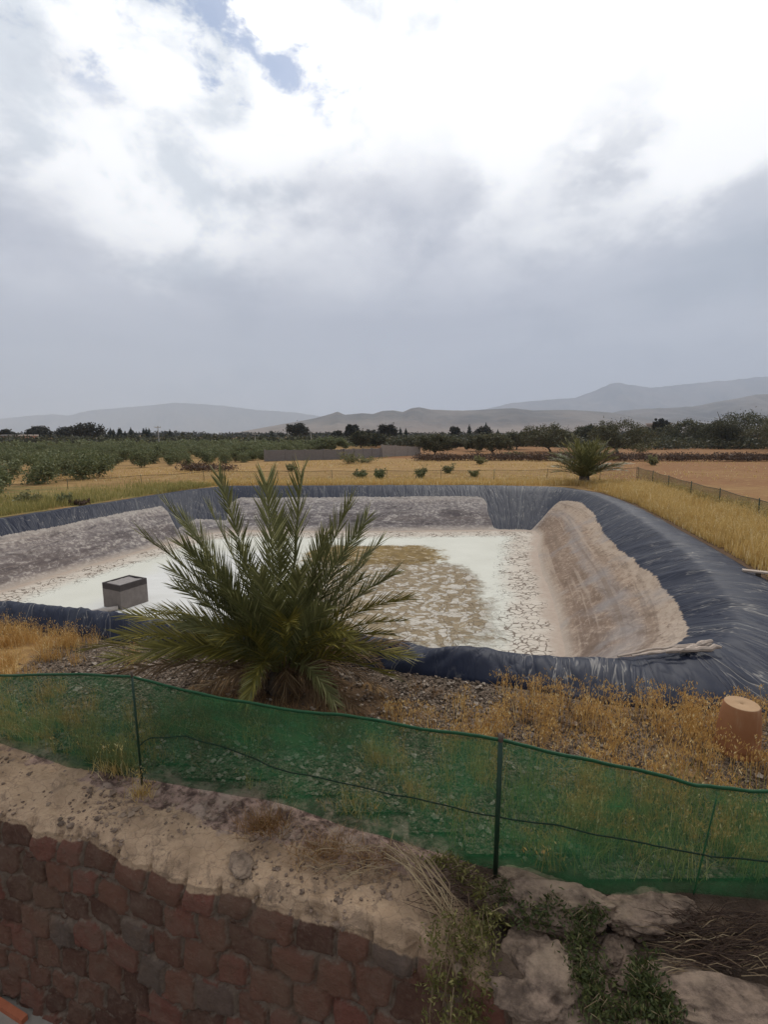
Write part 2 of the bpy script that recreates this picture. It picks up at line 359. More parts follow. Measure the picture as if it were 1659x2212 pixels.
    wn1 = n.noise(n.scale(uv, 1.5, .8, 1), 1.0, 3, .5, 1.0); wn2 = n.noise(n.vm('ADD', n.scale(uv, 3.4, 1.6, 1), (5, 3, 0)), 1.0, 3, .5, 1.5)
    cre = n.m('POWER', n.m('SUBTRACT', 1.0, n.m('MINIMUM', n.m('MULTIPLY', n.m('ABSOLUTE', n.m('SUBTRACT', wn1, .5)), 9.0), 1.0)), 2.0); cre2 = n.m('POWER', n.m('SUBTRACT', 1.0, n.m('MINIMUM', n.m('MULTIPLY', n.m('ABSOLUTE', n.m('SUBTRACT', wn2, .5)), 9.0), 1.0)), 2.0)
    wr = n.m('ADD', n.m('ADD', n.m('MULTIPLY', wn1, 1.2), n.m('MULTIPLY', cre, .9)), n.m('MULTIPLY', cre2, .5))
    h = n.mix(mud, wr, n.m('ADD', n.m('MULTIPLY', pits, .8), n.m('ADD', n.m('MULTIPLY', crumb, .8), n.m('MULTIPLY', strat, .8))))
    return {'c': c, 'b': n.bump(h, .32, .045), 'r': n.mix(mud, (.55, .55, .55), (.95, .95, .95)), 's': n.mix(mud, (.2, .2, .2), (.1, .1, .1))}
M_liner = mat('pond_liner', m_liner)

def m_floor(n):
    P = n.scale(n.pos(), 1, 1, 0); e = n.attr('e'); oc = n.attr('ochre'); wt = n.attr('white'); mo = n.attr('mottle')
    nz = n.noise(P, .9, 6, .65); nf = n.noise(P, 7, 5, .65)
    e2 = n.m('ADD', e, n.m('MULTIPLY', n.m('SUBTRACT', nz, .5), 1.0))
    cream = n.mix(nf, (.50, .43, .345), (.66, .59, .50))
    pale = n.mix(n.noise(n.scale(P, 1, 1, 1), .7, 4), (.575, .560, .475), (.71, .695, .605))
    tan = n.mix(nf, (.36, .275, .215), (.50, .41, .33))
    c = n.mix(n.ss(e2, .75, 1.5), cream, pale)
    c = n.mix(n.ss(e2, .5, .0), c, tan)
    c = n.mix(n.ss(n.m('ADD', wt, n.m('MULTIPLY', n.m('SUBTRACT', nz, .5), .8)), .3, .8), c, n.mix(n.noise(n.scale(P, .6, 1.8, 1), 1.6, 6, .65), (.58, .565, .52), (.76, .75, .71)))
    # flaking crust over the silty middle
    wv = n.wobble(P, 1.3, .7)
    fl = n.vor(wv, 3.1, 'DISTANCE_TO_EDGE'); fr = n.noise(wv, 3.0, 7, .8, .8)
    silt = n.mix(n.noise(P, 2.2, 5, .7), (.27, .205, .125), (.38, .305, .20))
    och = n.mix(nf, (.19, .125, .045), (.33, .235, .10))
    oc2 = n.m('ADD', oc, n.m('ADD', n.m('MULTIPLY', n.m('SUBTRACT', nz, .5), .9), n.m('MULTIPLY', n.m('SUBTRACT', fr, .5), 1.0)))
    om = n.ss(oc2, .38, .62)
    mo2 = n.m('ADD', mo, n.m('ADD', n.m('MULTIPLY', n.m('SUBTRACT', nz, .5), .9), n.m('MULTIPLY', n.m('SUBTRACT', fr, .5), 1.2)))
    mm = n.ss(mo2, .32, .72)
    flake = n.mix(nf, (.46, .41, .34), (.62, .57, .49))
    vr = n.node('ShaderNodeSeparateColor', {0: n.vor(wv, 5.5, out=1)}).outputs[0]; vb = n.node('ShaderNodeSeparateColor', {0: n.vor(wv, 5.5, out=1)}).outputs[1]
    fm = n.m('ADD', n.m('MULTIPLY', vr, .55), n.m('MULTIPLY', n.m('SUBTRACT', fr, .5), 1.8)); inner = n.mix(n.ss(fm, .30, .42), n.mix(vb, silt, n.mix(.5, silt, (.20, .145, .085))), flake)
    c = n.mix(mm, c, inner)
    oi = n.mix(n.m('MULTIPLY', n.ss(fm, .44, .54), .8), n.mix(vb, och, (.17, .115, .05)), (.46, .38, .26))
    c = n.mix(om, c, oi)
    # shrinkage cracks in the outer ring
    cw = n.wobble(P, 2.2, .5)
    cr = n.vor(cw, 4.2, 'DISTANCE_TO_EDGE'); cr2 = n.vor(n.wobble(P, 1.3, .7), 5.5, 'DISTANCE_TO_EDGE')
    ring = n.m('MULTIPLY', n.ss(e2, .12, .35), n.ss(e2, 1.7, .9))
    gap = n.noise(P, 1.4, 3); wd = n.m('MULTIPLY', ring, n.m('MULTIPLY', n.ss(gap, .34, .58), .075))
    ck = n.ss(cr, wd, n.m('MULTIPLY', wd, .45)); ck = n.m('MULTIPLY', ck, n.m('GREATER_THAN', wd, .004))
    wd2 = n.m('MULTIPLY', n.m('MULTIPLY', mm, n.ss(gap, .35, .6)), .06); ck2 = n.m('MULTIPLY', n.ss(cr2, wd2, 0.0), n.m('MULTIPLY', mm, .65))
    ck = n.m('MAXIMUM', ck, ck2)
    c = n.mix(n.m('MULTIPLY', ck, .85), c, (.15, .105, .075))
    h = n.m('SUBTRACT', n.m('MULTIPLY', n.m('MULTIPLY', fr, mm), .8), ck)
    h = n.m('ADD', h, n.m('MULTIPLY', nf, .12))
    return {'c': c, 'b': n.bump(h, .8, .05), 'r': .95, 's': .12}
M_floor = mat('dried_mud', m_floor)

def m_wall(n):
    P = n.pos(); rid = n.attr('rid'); top = n.attr('top'); gro = n.attr('groove'); pat = n.attr('patch')
    nz = n.noise(P, 3.5, 6, .65); nf = n.noise(P, 28, 5, .7)
    r1 = n.mix(n.ss(rid, .0, .5), (.095, .050, .036), (.165, .082, .056))
    r1 = n.mix(n.ss(rid, .6, .75), r1, (.175, .072, .052)); r1 = n.mix(n.ss(rid, .88, .93), r1, (.12, .088, .07))
    r1 = n.mix(n.m('MULTIPLY', n.ss(nz, .42, .7), .6), r1, (.17, .115, .085)); r1 = n.mix(n.m('MULTIPLY', n.ss(nf, .5, .75), .35), r1, (.24, .17, .125))
    mor = n.mix(nf, (.14, .10, .074), (.27, .205, .155))
    mm = n.m('MULTIPLY', n.ss(n.m('ADD', gro, n.m('MULTIPLY', n.m('SUBTRACT', nf, .5), .6)), .15, .5), n.ss(nz, .38, .50))
    fc = n.mix(mm, r1, mor); fc = n.mix(n.m('MULTIPLY', n.ss(n.noise(n.scale(P, 1, 1, .5), 2.3, 5, .65), .48, .66), .6), fc, n.mix(nf, (.12, .072, .05), (.21, .135, .092)))
    tan = n.mix(nf, (.32, .205, .13), (.60, .435, .285)); tan = n.mix(n.m('MULTIPLY', n.ss(nz, .48, .66), .6), tan, (.24, .16, .10))
    dirt = n.mix(nf, (.055, .038, .028), (.15, .105, .075)); drt = n.attr('dirt')
    rock = n.mix(n.ss(n.noise(P, 9, 7, .75, .4), .38, .62), (.09, .058, .047), (.38, .26, .205)); rock = n.mix(n.m('MULTIPLY', n.ss(n.noise(P, 4, 4, .6), .52, .62), .6), rock, (.42, .32, .25)); tan = n.mix(n.m('MULTIPLY', n.ss(n.noise(P, 6, 7, .75, .5), .52, .60), .55), tan, (.17, .12, .085)); tan = n.mix(n.m('MULTIPLY', n.ss(n.vor(n.wobble(P, 4, .2), 7, 'DISTANCE_TO_EDGE'), .03, .0), .35), tan, (.09, .065, .05))
    p2 = n.m('ADD', pat, n.m('MULTIPLY', n.m('SUBTRACT', n.noise(n.scale(P, 1, 1.6, 1), 2.2, 6, .7), .5), 2.0)); p2 = n.m('ADD', p2, n.m('MULTIPLY', n.m('SUBTRACT', nf, .5), .5))
    tc = n.mix(n.ss(p2, .40, .56), rock, tan); tc = n.mix(n.ss(n.m('ADD', drt, n.m('MULTIPLY', n.m('SUBTRACT', nz, .5), .8)), .4, .6), tc, dirt)
    tm = n.m('ADD', top, n.m('MULTIPLY', n.m('SUBTRACT', nz, .5), .35))
    c = n.mix(n.ss(tm, .42, .58), fc, tc)
    h = n.m('ADD', n.m('MULTIPLY', nz, .6), n.m('MULTIPLY', nf, .4))
    return {'c': c, 'b': n.bump(h, 1.0, .045), 'r': .95, 's': .12}
M_wall = mat('rubble_stone', m_wall)
def m_rock(n):
    P = n.pos(); a = n.noise(P, 7, 7, .7); b = n.noise(P, 2.2, 4, .6); f_ = n.noise(P, 40, 4, .7)
    c = n.mix(n.ss(a, .35, .62), (.10, .070, .052), (.28, .20, .145)); c = n.mix(n.m('MULTIPLY', n.ss(b, .48, .62), .7), c, n.mix(a, (.22, .16, .11), (.46, .34, .24)))
    c = n.mix(n.m('MULTIPLY', n.ss(f_, .55, .75), .4), c, (.12, .085, .07))
    return {'c': c, 'b': n.bump(n.m('ADD', a, n.m('MULTIPLY', f_, .4)), .9, .03)}
M_rock = mat('weathered_rock', m_rock)
def m_yard(n):
    P = n.pos(); a = n.noise(P, 5, 6, .7)
    return {'c': n.mix(a, (.20, .18, .15), (.36, .33, .28)), 'b': n.bump(a, .4, .02)}
M_yard = mat('yard_concrete', m_yard)

def foliage(name, c1, c2, c3, t=.25, rough=.6, obj=.5):
    def fn(n):
        r = n.isl(); c = n.mix(r, c1, c2); c = n.mix(n.ss(r, .82, .98), c, c3)
        o = n.obr(); c = n.mix(n.m('MULTIPLY', o, obj), c, n.mix(.5, c, c3))
        return {'c': c, 'r': rough, 's': .3, 't': t}
    return mat(name, fn)
M_olive = foliage('olive_foliage', (.085, .105, .038), (.185, .20, .088), (.28, .285, .15))
M_dark = foliage('dark_olive_foliage', (.028, .032, .014), (.085, .083, .038), (.14, .13, .07))
M_bigol = foliage('big_olive_foliage', (.036, .038, .016), (.115, .110, .050), (.20, .185, .10))
M_euc = foliage('eucalyptus_foliage', (.016, .019, .012), (.040, .040, .026), (.06, .055, .036))
M_cyp = foliage('cypress_foliage', (.010, .018, .010), (.025, .035, .018), (.035, .045, .025))
M_bush = foliage('bush_foliage', (.11, .12, .045), (.22, .21, .09), (.32, .29, .14))
M_brush = foliage('dry_brush', (.05, .030, .022), (.12, .07, .045), (.19, .12, .07))
M_straw = foliage('dry_straw', (.44, .28, .085), (.76, .56, .22), (.84, .72, .44), .35, obj=.2)
M_oat = foliage('wild_oat_straw', (.40, .21, .055), (.66, .42, .14), (.84, .68, .38), .35, obj=.2)
M_straw_g = foliage('half_dry_grass', (.16, .17, .05), (.44, .36, .12), (.56, .46, .2), .35, obj=.2)
M_straw_o = foliage('orange_dry_grass', (.17, .085, .032), (.36, .20, .08), (.55, .38, .18), .3, obj=.2)
M_weed = foliage('weed_leaves', (.035, .05, .015), (.085, .10, .028), (.15, .15, .05), .3)
M_weed_y = foliage('yellow_weed_leaves', (.08, .08, .02), (.20, .18, .05), (.36, .32, .12), .3)
M_palm_g = foliage('palm_green', (.080, .086, .028), (.205, .200, .070), (.36, .34, .15), .2, .45, .4)
M_palm_y = foliage('palm_olive', (.11, .10, .022), (.25, .215, .045), (.38, .31, .07), .2, .45, .3)
M_palm_b = foliage('palm_dead', (.10, .055, .025), (.22, .135, .065), (.32, .22, .12), .15, .7, .3)
M_bark = mat('bark', lambda n: {'c': n.mix(n.noise(n.scale(n.objc(), 1, 1, .3), 14, 5, .7), (.05, .038, .03), (.15, .12, .095)), 'b': n.bump(n.noise(n.scale(n.objc(), 1, 1, .3), 18, 5), .8, .03)})
M_twig = mat('dry_twig', lambda n: n.mix(n.isl(), (.16, .10, .055), (.42, .32, .19)))
M_cane = mat('bleached_cane', lambda n: {'c': n.mix(n.noise(n.objc(), 9, 5, .7), (.30, .23, .18), (.62, .52, .43)), 'b': n.bump(n.noise(n.scale(n.objc(), 1, 6, 6), 12, 4), .6, .01)})
M_post = mat('green_post', lambda n: {'c': n.mix(n.noise(n.objc(), 30, 4), (.006, .022, .012), (.015, .05, .025)), 'r': .5, 's': .4})
M_tip = mat('rusty_tip', lambda n: n.mix(n.noise(n.objc(), 40, 4), (.05, .035, .03), (.16, .12, .09)))
M_cord = mat('green_cord', lambda n: {'c': n.mix(n.noise(n.objc(), 20, 4), (.005, .035, .012), (.010, .085, .028)), 'r': .55})
M_cord_d = mat('dark_cord', lambda n: {'c': (.008, .022, .012), 'r': .7})
def net(name, c1, c2, f1, f2):
    def fn(n):
        P = n.pos(); a = n.noise(n.scale(P, 1, 1, 1), 2.2, 5, .6, .3); wv = n.noise(n.scale(P, 1.0, 1.0, 7), 3.2, 6, .7)
        fac = n.m('ADD', n.ss(a, .3, .72, f1, f2), n.m('MULTIPLY', n.m('SUBTRACT', wv, .5), .55), clamp=True)
        c = n.mix(a, c1, c2)
        p = n.node('ShaderNodeBsdfPrincipled', {'Base Color': c, 'Roughness': .6, 'Specular IOR Level': .2})
        tl = n.node('ShaderNodeBsdfTranslucent', {'Color': c}); m1 = n.node('ShaderNodeMixShader', {0: .45}); n.l.new(p.outputs[0], m1.inputs[1]); n.l.new(tl.outputs[0], m1.inputs[2])
        tp = n.node('ShaderNodeBsdfTransparent', {'Color': (1, 1, 1, 1)}); m2 = n.node('ShaderNodeMixShader', {0: fac}); n.l.new(tp.outputs[0], m2.inputs[1]); n.l.new(m1.outputs[0], m2.inputs[2])
        return {'shader': m2.outputs[0]}
    return mat(name, fn)
M_net = net('green_netting', (.020, .085, .034), (.038, .175, .068), .46, .74)
M_net_far = net('far_netting', (.035, .075, .035), (.05, .10, .05), .42, .55)
M_net_thin = net('thin_netting', (.06, .09, .04), (.08, .11, .05), .10, .22)
def m_conc(c1, c2, sc=6):
    def fn(n):
        P = n.objc(); a = n.noise(P, sc, 6, .7)
        br = n.node('ShaderNodeTexBrick', {'Color1': (.9, .9, .9, 1), 'Color2': (1, 1, 1, 1), 'Mortar': (.6, .6, .6, 1), 'Scale': 2.0, 'Mortar Size': .012})
        n.l.new(n.node('ShaderNodeMapping', {'Vector': P, 'Rotation': (R(90), 0, 0)}).outputs[0], br.inputs['Vector'])
        return {'c': n.mix(1.0, n.mix(a, c1, c2), br.outputs[0], 'MULTIPLY'), 'b': n.bump(a, .5, .02)}
    return fn
M_wallgrey = mat('grey_blockwork', m_conc((.17, .155, .15), (.30, .275, .26)))
M_walltan = mat('pale_render_wall', m_conc((.30, .26, .225), (.42, .37, .325), 3))
M_build = mat('terracotta_render', lambda n: n.mix(n.noise(n.pos(), .4, 4), (.42, .21, .14), (.52, .28, .19)))
M_roof = mat('pale_roof', lambda n: n.mix(n.noise(n.pos(), .6, 4), (.42, .36, .32), (.5, .44, .4)))
M_dkwin = mat('dark_opening', lambda n: {'c': (.03, .028, .03), 'r': .3})
M_pole = mat('pole_concrete', lambda n: n.mix(n.noise(n.pos(), 2, 4), (.34, .33, .31), (.5, .48, .46)))
def m_hill(n):
    P = n.pos(); a = n.noise(P, .0022, 7, .65); b = n.noise(P, .012, 6, .7)
    c = n.mix(n.ss(a, .35, .65), (.035, .036, .036), (.17, .14, .115)); c = n.mix(n.m('MULTIPLY', n.ss(b, .5, .7), .7), c, (.055, .055, .038))
    lowz = n.node('ShaderNodeSeparateXYZ', {0: P}).outputs[2]
    c = n.mix(n.m('MULTIPLY', n.ss(n.m('ADD', lowz, n.m('MULTIPLY', b, 60.0)), 110.0, 30.0), .5), c, (.34, .24, .17))
    return {'c': c, 'b': n.bump(b, .5, 12)}
M_hill = mat('hill_scrub', m_hill)
def m_pot(n):
    P = n.objc(); a = n.noise(P, 5, 6, .65); b = n.noise(n.scale(P, 1, 1, .2), 9, 5, .7)
    c = n.mix(a, (.28, .115, .052), (.40, .19, .09)); c = n.mix(n.m('MULTIPLY', n.ss(b, .5, .75), .5), c, (.46, .30, .18))
    return {'c': c, 'b': n.bump(a, .3, .01)}
M_pot = mat('terracotta', m_pot); M_pot2 = mat('terracotta_base', lambda n: {'c': n.mix(n.noise(n.objc(), 8, 6), (.36, .21, .11), (.50, .34, .20)), 'b': n.bump(n.noise(n.objc(), 25, 5), .4, .005)})
def m_box(n):
    P = n.objc(); a = n.noise(P, 6, 6, .7); z = n.node('ShaderNodeSeparateXYZ', {0: P}).outputs[2]
    c = n.mix(a, (.12, .105, .095), (.29, .25, .225)); c = n.mix(n.ss(n.m('ADD', z, n.m('MULTIPLY', a, .06)), .55, .575), c, n.mix(a, (.04, .033, .032), (.095, .08, .075)))
    return {'c': c, 'b': n.bump(a, .7, .02)}
M_box = mat('stained_concrete', m_box); M_mudin = mat('silt', lambda n: {'c': n.mix(n.noise(n.objc(), 9, 6, .7), (.16, .14, .13), (.42, .38, .35)), 'b': n.bump(n.noise(n.objc(), 12, 5), .6, .02)})
M_pipe = mat('muddy_pipe', lambda n: n.mix(n.noise(n.objc(), 12, 5), (.36, .31, .27), (.6, .55, .5)))
M_pebble = mat('pebbles', lambda n: n.mix(n.ss(n.isl(), .55, 1.0), n.mix(n.isl(), (.075, .052, .036), (.24, .175, .125)), (.42, .35, .28)), .8)
M_terra = mat('terracotta_edging', lambda n: n.mix(n.noise(n.pos(), 12, 5), (.36, .10, .05), (.5, .18, .09)))

# ------------------------------------------------------------ ground
def axis(lo, hi, st, far, g=1.22):
    a = list(np.arange(lo, hi + 1e-6, st)); d = st; x = hi
    while x < far: d *= g; x += d; a.append(x)
    d = st; x = lo; b = []
    while x > -far: d *= g; x -= d; b.append(x)
    return np.array(b[::-1] + a)
gx = axis(-16, 14, .2, 11000); gy = axis(1.0, 34, .2, 10000); gy = gy[gy > -1.5]
X, Y = np.meshgrid(gx, gy, indexing='ij')
def gz(x, y):
    x = np.asarray(x, float); y = np.asarray(y, float)
    far = sstep(np.hypot(x, y), 30, 90)
    return .05 * fbm(x * .7, y * .7, 3) * (1 - far) + .5 * far * fbm(x * .03, y * .03, 2)
Z = gz(X, Y); dO = dist_poly(OUT[::6], np.clip(X, -40, 40), np.clip(Y, -10, 60)); ins = inside(OUT[::6], X, Y)
Z = np.where(~ins, Z * sstep(dO, 0, 1.5), 0.0)
MIDC = (CREST * .6 + OUT * .4)[::4]
dead = inside(MIDC, X, Y) | (Y < yb(X) + .03)
fc = grid_faces(len(gx), len(gy)); dk = dead.ravel()[fc]; fc = fc[~dk.any(1)]
soil = sstep(X, 10, 26) * sstep(Y, 24, 50) * .75 + sstep(X, 13, 17) * sstep(Y, 10, 22) * .5 * (1 - sstep(Y, 30, 50)) + sstep(Y, 61, 66) * sstep(X, -12, 5) * .9
soil = soil + .5 * np.exp(-((X + 1.1) / 1.3) ** 2 - ((Y - 5.2) / .75) ** 2)
green = .62 * sstep(-X, 9, 13) * (1 - sstep(Y, 26, 34)) * sstep(Y, 12, 15) + .3 * sstep(-X, 18, 30) * sstep(Y, 30, 40) * (1 - sstep(Y, 50, 70))
grav = (Y < 7.8 - .35 * np.minimum(X, 0) * .9) * (X > -7) * (X < 4.8) * 1.0
grav = grav * (.95 - .35 * sstep(X, 1.2, 2.8) * sstep(Y, 3.2, 4)) * (1 - .9 * sstep(-X, 4.2, 5.2)) - 1.1 * np.exp(-((X + 1.1) / 1.2) ** 2 - ((Y - 5.3) / .7) ** 2)
mb = MB(); mb.add(np.stack([X, Y, Z], -1), fc, soil=soil.ravel(), green=green.ravel(), gravel=grav.ravel(), litter=np.maximum(1.1 * np.exp(-((X + 1.1) / 1.5) ** 2 - ((Y - 5.1) / .8) ** 2), .85 * (1 - sstep(dO, .15, .55)) * (Y > 7)).ravel())
g = mb.build('ground', M_ground, smooth=True); tag(g, 'dry straw coloured ground with gravel beside the pond', kind='structure')
# low yard before the wall
mb = MB(); xs = np.linspace(-60, 60, 61); ys = np.linspace(-60, 8, 35); X, Y = np.meshgrid(xs, ys, indexing='ij')
mb.add(np.stack([X, Y, -1.8 + X * 0], -1), grid_faces(61, 35)); tag(mb.build('yard', M_yard), 'pale paved yard at the foot of the stone wall', kind='structure')

# ------------------------------------------------------------ pond
NU = len(CREST); seg = np.linalg.norm(np.roll(CREST, -1, 0) - CREST, axis=1); U = np.concatenate([[0], np.cumsum(seg)[:-1]])
prof = np.concatenate([np.linspace(-.06, 0, 3)[:-1], np.linspace(0, 1, 42), 1 + np.linspace(0, .35, 14)[1:]])
S = prof[None, :].repeat(NU, 0); UU = U[:, None].repeat(len(prof), 1)
t = np.clip(S, None, 1)[..., None]
XY = FOOT[:, None] * (1 - t) + CREST[:, None] * t
o_ = np.clip((S - 1) / .30, 0, 1)[..., None]; XY = XY * (1 - o_) + (OUT[:, None]) * o_
sm = S.clip(0, 1)
zz = DEPTH + (CRZ[:, None] - DEPTH) * sm 
zz = zz - .10 * sstep(S, .86, 1.0) * 0
oo = o_[..., 0]; zz = np.where(S > 1, CRZ[:, None] * np.clip(1 - oo ** 1.6, 0, 1), zz)
zz = np.where(S > 1.30, -.10, zz)
zz = np.where(S < 0, DEPTH + S * 2, zz)
rnd = (1 - np.abs(S - 1) / .16).clip(0, 1); zz = zz - .05 * rnd ** 2
amp = sstep(S, .02, .15) * (1 - sstep(S, 1.25, 1.3))
wr = ridged(UU * .9 + S * 1.4, S * .9 + UU * .1, 4) - .5; wr2 = ridged(UU * 3.0 - S * 2.5, S * 1.3, 3) - .5; wr3 = ridged(UU * 1.9 + S * 4.0, S * .7 + 3, 2) ** 5; wr4 = ridged(UU * 3.7 - S * 5.5, S * .9 + 8, 2) ** 6
muda = RA2[:, 0][:, None] - S; inm = sstep(muda, -.03, .05)
quiet = (1 - .7 * sstep(CREST[:, 1], 17, 24)) [:, None] * (1 - .6 * sstep(-CREST[:, 0], 8, 10))[:, None]; amp = amp * quiet
zz = zz + amp * (wr * .12 * (1 - .45 * inm) + wr2 * .03 * (1 - .5 * inm) + .08 * fbm(UU * .25, S * 2, 2) + (wr3 * .045 + wr4 * .028) * (1 - .75 * inm))
zz = zz + inm * amp * .03 * fbm(UU * 1.2, S * 6, 4)
V = np.concatenate([XY, zz[..., None]], -1)
mb = MB(); fcs = grid_faces(NU, len(prof), True)
mb.add(V, fcs, u=UU.ravel(), s=S.ravel(), mud=muda.ravel(), warm=RA2[:, 1][:, None].repeat(len(prof), 1).ravel())
pond = empty('pond', (-1, 17, 0), 'large drained irrigation pond lined with dark blue plastic and dried mud', 'pond')
lin = mb.build('liner', M_liner, smooth=True); lin.parent = pond; lin.location = -pond.location
xs = np.arange(-13, 9, .14); ys = np.arange(8.8, 26, .14); X, Y = np.meshgrid(xs, ys, indexing='ij')
FP = FOOT[::6]; ins = inside(FP, X, Y); d = dist_poly(FP, X, Y); e = np.where(ins, d, -d)
fc = grid_faces(len(xs), len(ys)); ok = (e.ravel()[fc] > -.28).all(1); fc = fc[ok]
def blob(x0, y0, sx_, sy_, p=2): return np.exp(-(np.abs((X - x0) / sx_) ** p + np.abs((Y - y0) / sy_) ** p))
och = .95 * blob(-.4, 19.7, 3.0, 1.9, 4)
mot = .95 * blob(.4, 14.0, 2.75, 3.9, 4) + .6 * blob(1.5, 16.8, 1.5, 2.2, 2) + .7 * blob(-1.5, 16.5, 2.5, 3, 2)
wh = 1.0 * blob(-6.0, 15.5, 2.6, 5.2, 4)
Zf = DEPTH + .05 * sstep(e, 1.2, 0) + .02 * fbm(X * 1.5, Y * 1.5, 3)
mb = MB(); mb.add(np.stack([X, Y, Zf], -1), fc, e=e.ravel(), ochre=och.ravel(), mottle=mot.ravel(), white=wh.ravel())
fl = mb.build('mud_floor', M_floor, smooth=True); fl.parent = pond; fl.location = -pond.location; fl['label'] = 'white and ochre cracked dry mud floor'

# ------------------------------------------------------------ rubble wall in front
sx_ = np.arange(-8, 6, .016); ey = ye(sx_); by = yb(sx_) + .30
kk = np.ones(41) / 41; ey = np.convolve(np.pad(ey, 20, 'edge'), kk, 'valid'); by = np.convolve(np.pad(by, 20, 'edge'), kk, 'valid')
ey = ey + .07 * fbm(sx_ * 2.3, sx_ * 0 + 3, 3); ds = np.hypot(np.gradient(sx_), np.gradient(ey)); Ls = np.cumsum(ds)
tx, ty = np.gradient(sx_) / ds, np.gradient(ey) / ds; nx, ny = ty, -tx      # towards the viewer
NT_, NF_ = 80, 112; 
tt = np.linspace(0, 1, NT_) ; hh = np.linspace(0, 1.82, NF_ + 1)[1:]
Xg = np.zeros((len(sx_), NT_ + NF_)); Yg = Xg.copy(); Zg = Xg.copy(); Tg = Xg.copy(); Gg = Xg.copy(); Rg = Xg.copy(); Pg = Xg.copy()
LL = Ls[:, None]
Ttop = tt[None, :]; xt = sx_[:, None] + 0 * Ttop; yt = by[:, None] * (1 - Ttop) + ey[:, None] * Ttop
wdt = (by - ey)[:, None]; qd = (1 - Ttop) * wdt      # distance back from the edge
rightside = sstep(xt, .35, .9)
zt = -.03 + .12 * fbm(xt * 2.2, yt * 3.2, 5) + .07 * (ridged(xt * 2.6 + yt, yt * 4.5 - xt * 1.2, 4) - .55) * .8 + .035 * fbm(xt * 14, yt * 14, 3)
zt = zt - .05 * sstep(qd, .12, 0) - .02
zt = zt - rightside * (.15 * sstep(qd, .05, .5) * sstep(qd, wdt, wdt * .6)) * .8
bk = sstep(qd, wdt - .30, wdt - .20); zt = zt * (1 - bk) + bk * -.03
# stones on the face
Lf = LL + 0 * hh[None, :]; hf = hh[None, :] + 0 * LL
wx = (Lf + .10 * fbm(Lf * 1.5, hf * 1.5, 2)) / .29; wy = (hf + .10 * fbm(Lf * 1.3 + 9, hf * 1.3, 2) + .02) / .24
wx = wx + .5 * (np.floor(wy).astype(int) % 2) + .35 * fbm(Lf * .6, hf * 2, 2)
f1, f2, rid = worley(wx, wy)
gp = f2 - f1; bul = sstep(gp, .01, .16); gro = 1 - sstep(gp, .03, .13)
dn = (.045 * bul - .035) + .03 * (rid - .5) + .035 * fbm(Lf * 9, hf * 9, 5) + .02 * fbm(Lf * 2, hf * 2, 3)
dn = dn + .05 * hf; er = sstep(hf, .10, 0)
k0 = np.clip(1 - qd / .09, 0, 1) * (dn[:, :1] - .03); xt = xt + nx[:, None] * k0; yt = yt + ny[:, None] * k0; zt = zt - .02 * np.clip(1 - qd / .07, 0, 1) * (1 - bul[:, :1])
xf = sx_[:, None] + nx[:, None] * dn; yf = ey[:, None] + ny[:, None] * dn
zf = zt[:, -1][:, None] - hf
rr = sstep(hf, .10, .0) * .035; xf = xf - nx[:, None] * rr; yf = yf - ny[:, None] * rr
Xg[:, :NT_] = xt; Yg[:, :NT_] = yt; Zg[:, :NT_] = zt; Xg[:, NT_:] = xf; Yg[:, NT_:] = yf; Zg[:, NT_:] = zf
Tg[:, :NT_] = 1; tf = .5 + .6 * sstep(hf, .12, -.04) - .75 * sstep(hf, .0, .14 ) + .6 * fbm(Lf * 4.5, hf * 4, 4) + .35 * (gro - .5) * sstep(hf, .16, .04); Tg[:, NT_:] = tf
Gg[:, NT_:] = gro; Rg[:, NT_:] = rid; Gg[:, :NT_] = 0
Pg[:, :NT_] = .42 + .35 * sstep(qd, .75, .25) - .35 * sstep(qd, .45, .8) * sstep(-xt, -.9, .6) * sstep(xt, -2.9, -2.4) + .1 * (1 - rightside)
Pg[:, NT_:] = .75; Dg = np.zeros_like(Pg); Dg[:, :NT_] = .9 * sstep(xt, .45, .75) * (1 - .0 * qd) - 0.3 * sstep(xt,.3,.5)*0 + .35 * sstep(qd, wdt - .35, wdt - .1) * sstep(xt, -.6, .1)
Pg[:, :NT_] -= .55 * sstep(qd, .30, .62) * sstep(xt, -3.0, -2.2) * (1 - .3 * fbm(xt * 3, yt * 3, 2))
mb = MB(); mb.add(np.stack([Xg, Yg, Zg], -1), grid_faces(len(sx_), NT_ + NF_)[:, ::-1], top=Tg.ravel(), groove=Gg.ravel(), rid=Rg.ravel(), patch=Pg.ravel(), dirt=Dg.ravel())
tag(mb.build('retaining_wall', M_wall, smooth=True), 'dark red rubble stone retaining wall with crumbling tan earth along its top', 'wall')

def ico(sub):
    import bmesh
    bm = bmesh.new(); bmesh.ops.create_icosphere(bm, subdivisions=sub, radius=1); bm.verts.ensure_lookup_table()
    v = np.array([tuple(q.co) for q in bm.verts]); f_ = np.array([[q.index for q in p.verts] for p in bm.faces]); bm.free(); return v, f_
ICO5 = ico(6); ICO2 = ico(2); ICO1 = ico(1)
def rock_mesh(size, seed, rough=.7):
    v, f_ = ICO5; v = v.copy()
    a = fbm(v[:, 0] * 1.3 + seed * 7.1, v[:, 1] * 1.3 + v[:, 2] * 1.7 + seed, 5, .55); b = fbm(v[:, 2] * 2.1 + seed * 3, v[:, 0] * 1.1 - v[:, 1] * 1.9, 4)
    g_ = ridged(v[:, 0] * 1.1 + seed, v[:, 1] * 1.1 + v[:, 2] * .8, 4) - .5; v = v * (1 + rough * (a + b) + .22 * g_ + .10 * fbm(v[:, 0] * 9 + seed, v[:, 1] * 9 + v[:, 2] * 7, 3))[:, None]; v[:, 2] *= 1.0
    mb = MB(); mb.add(v * np.array(size), f_); return mb
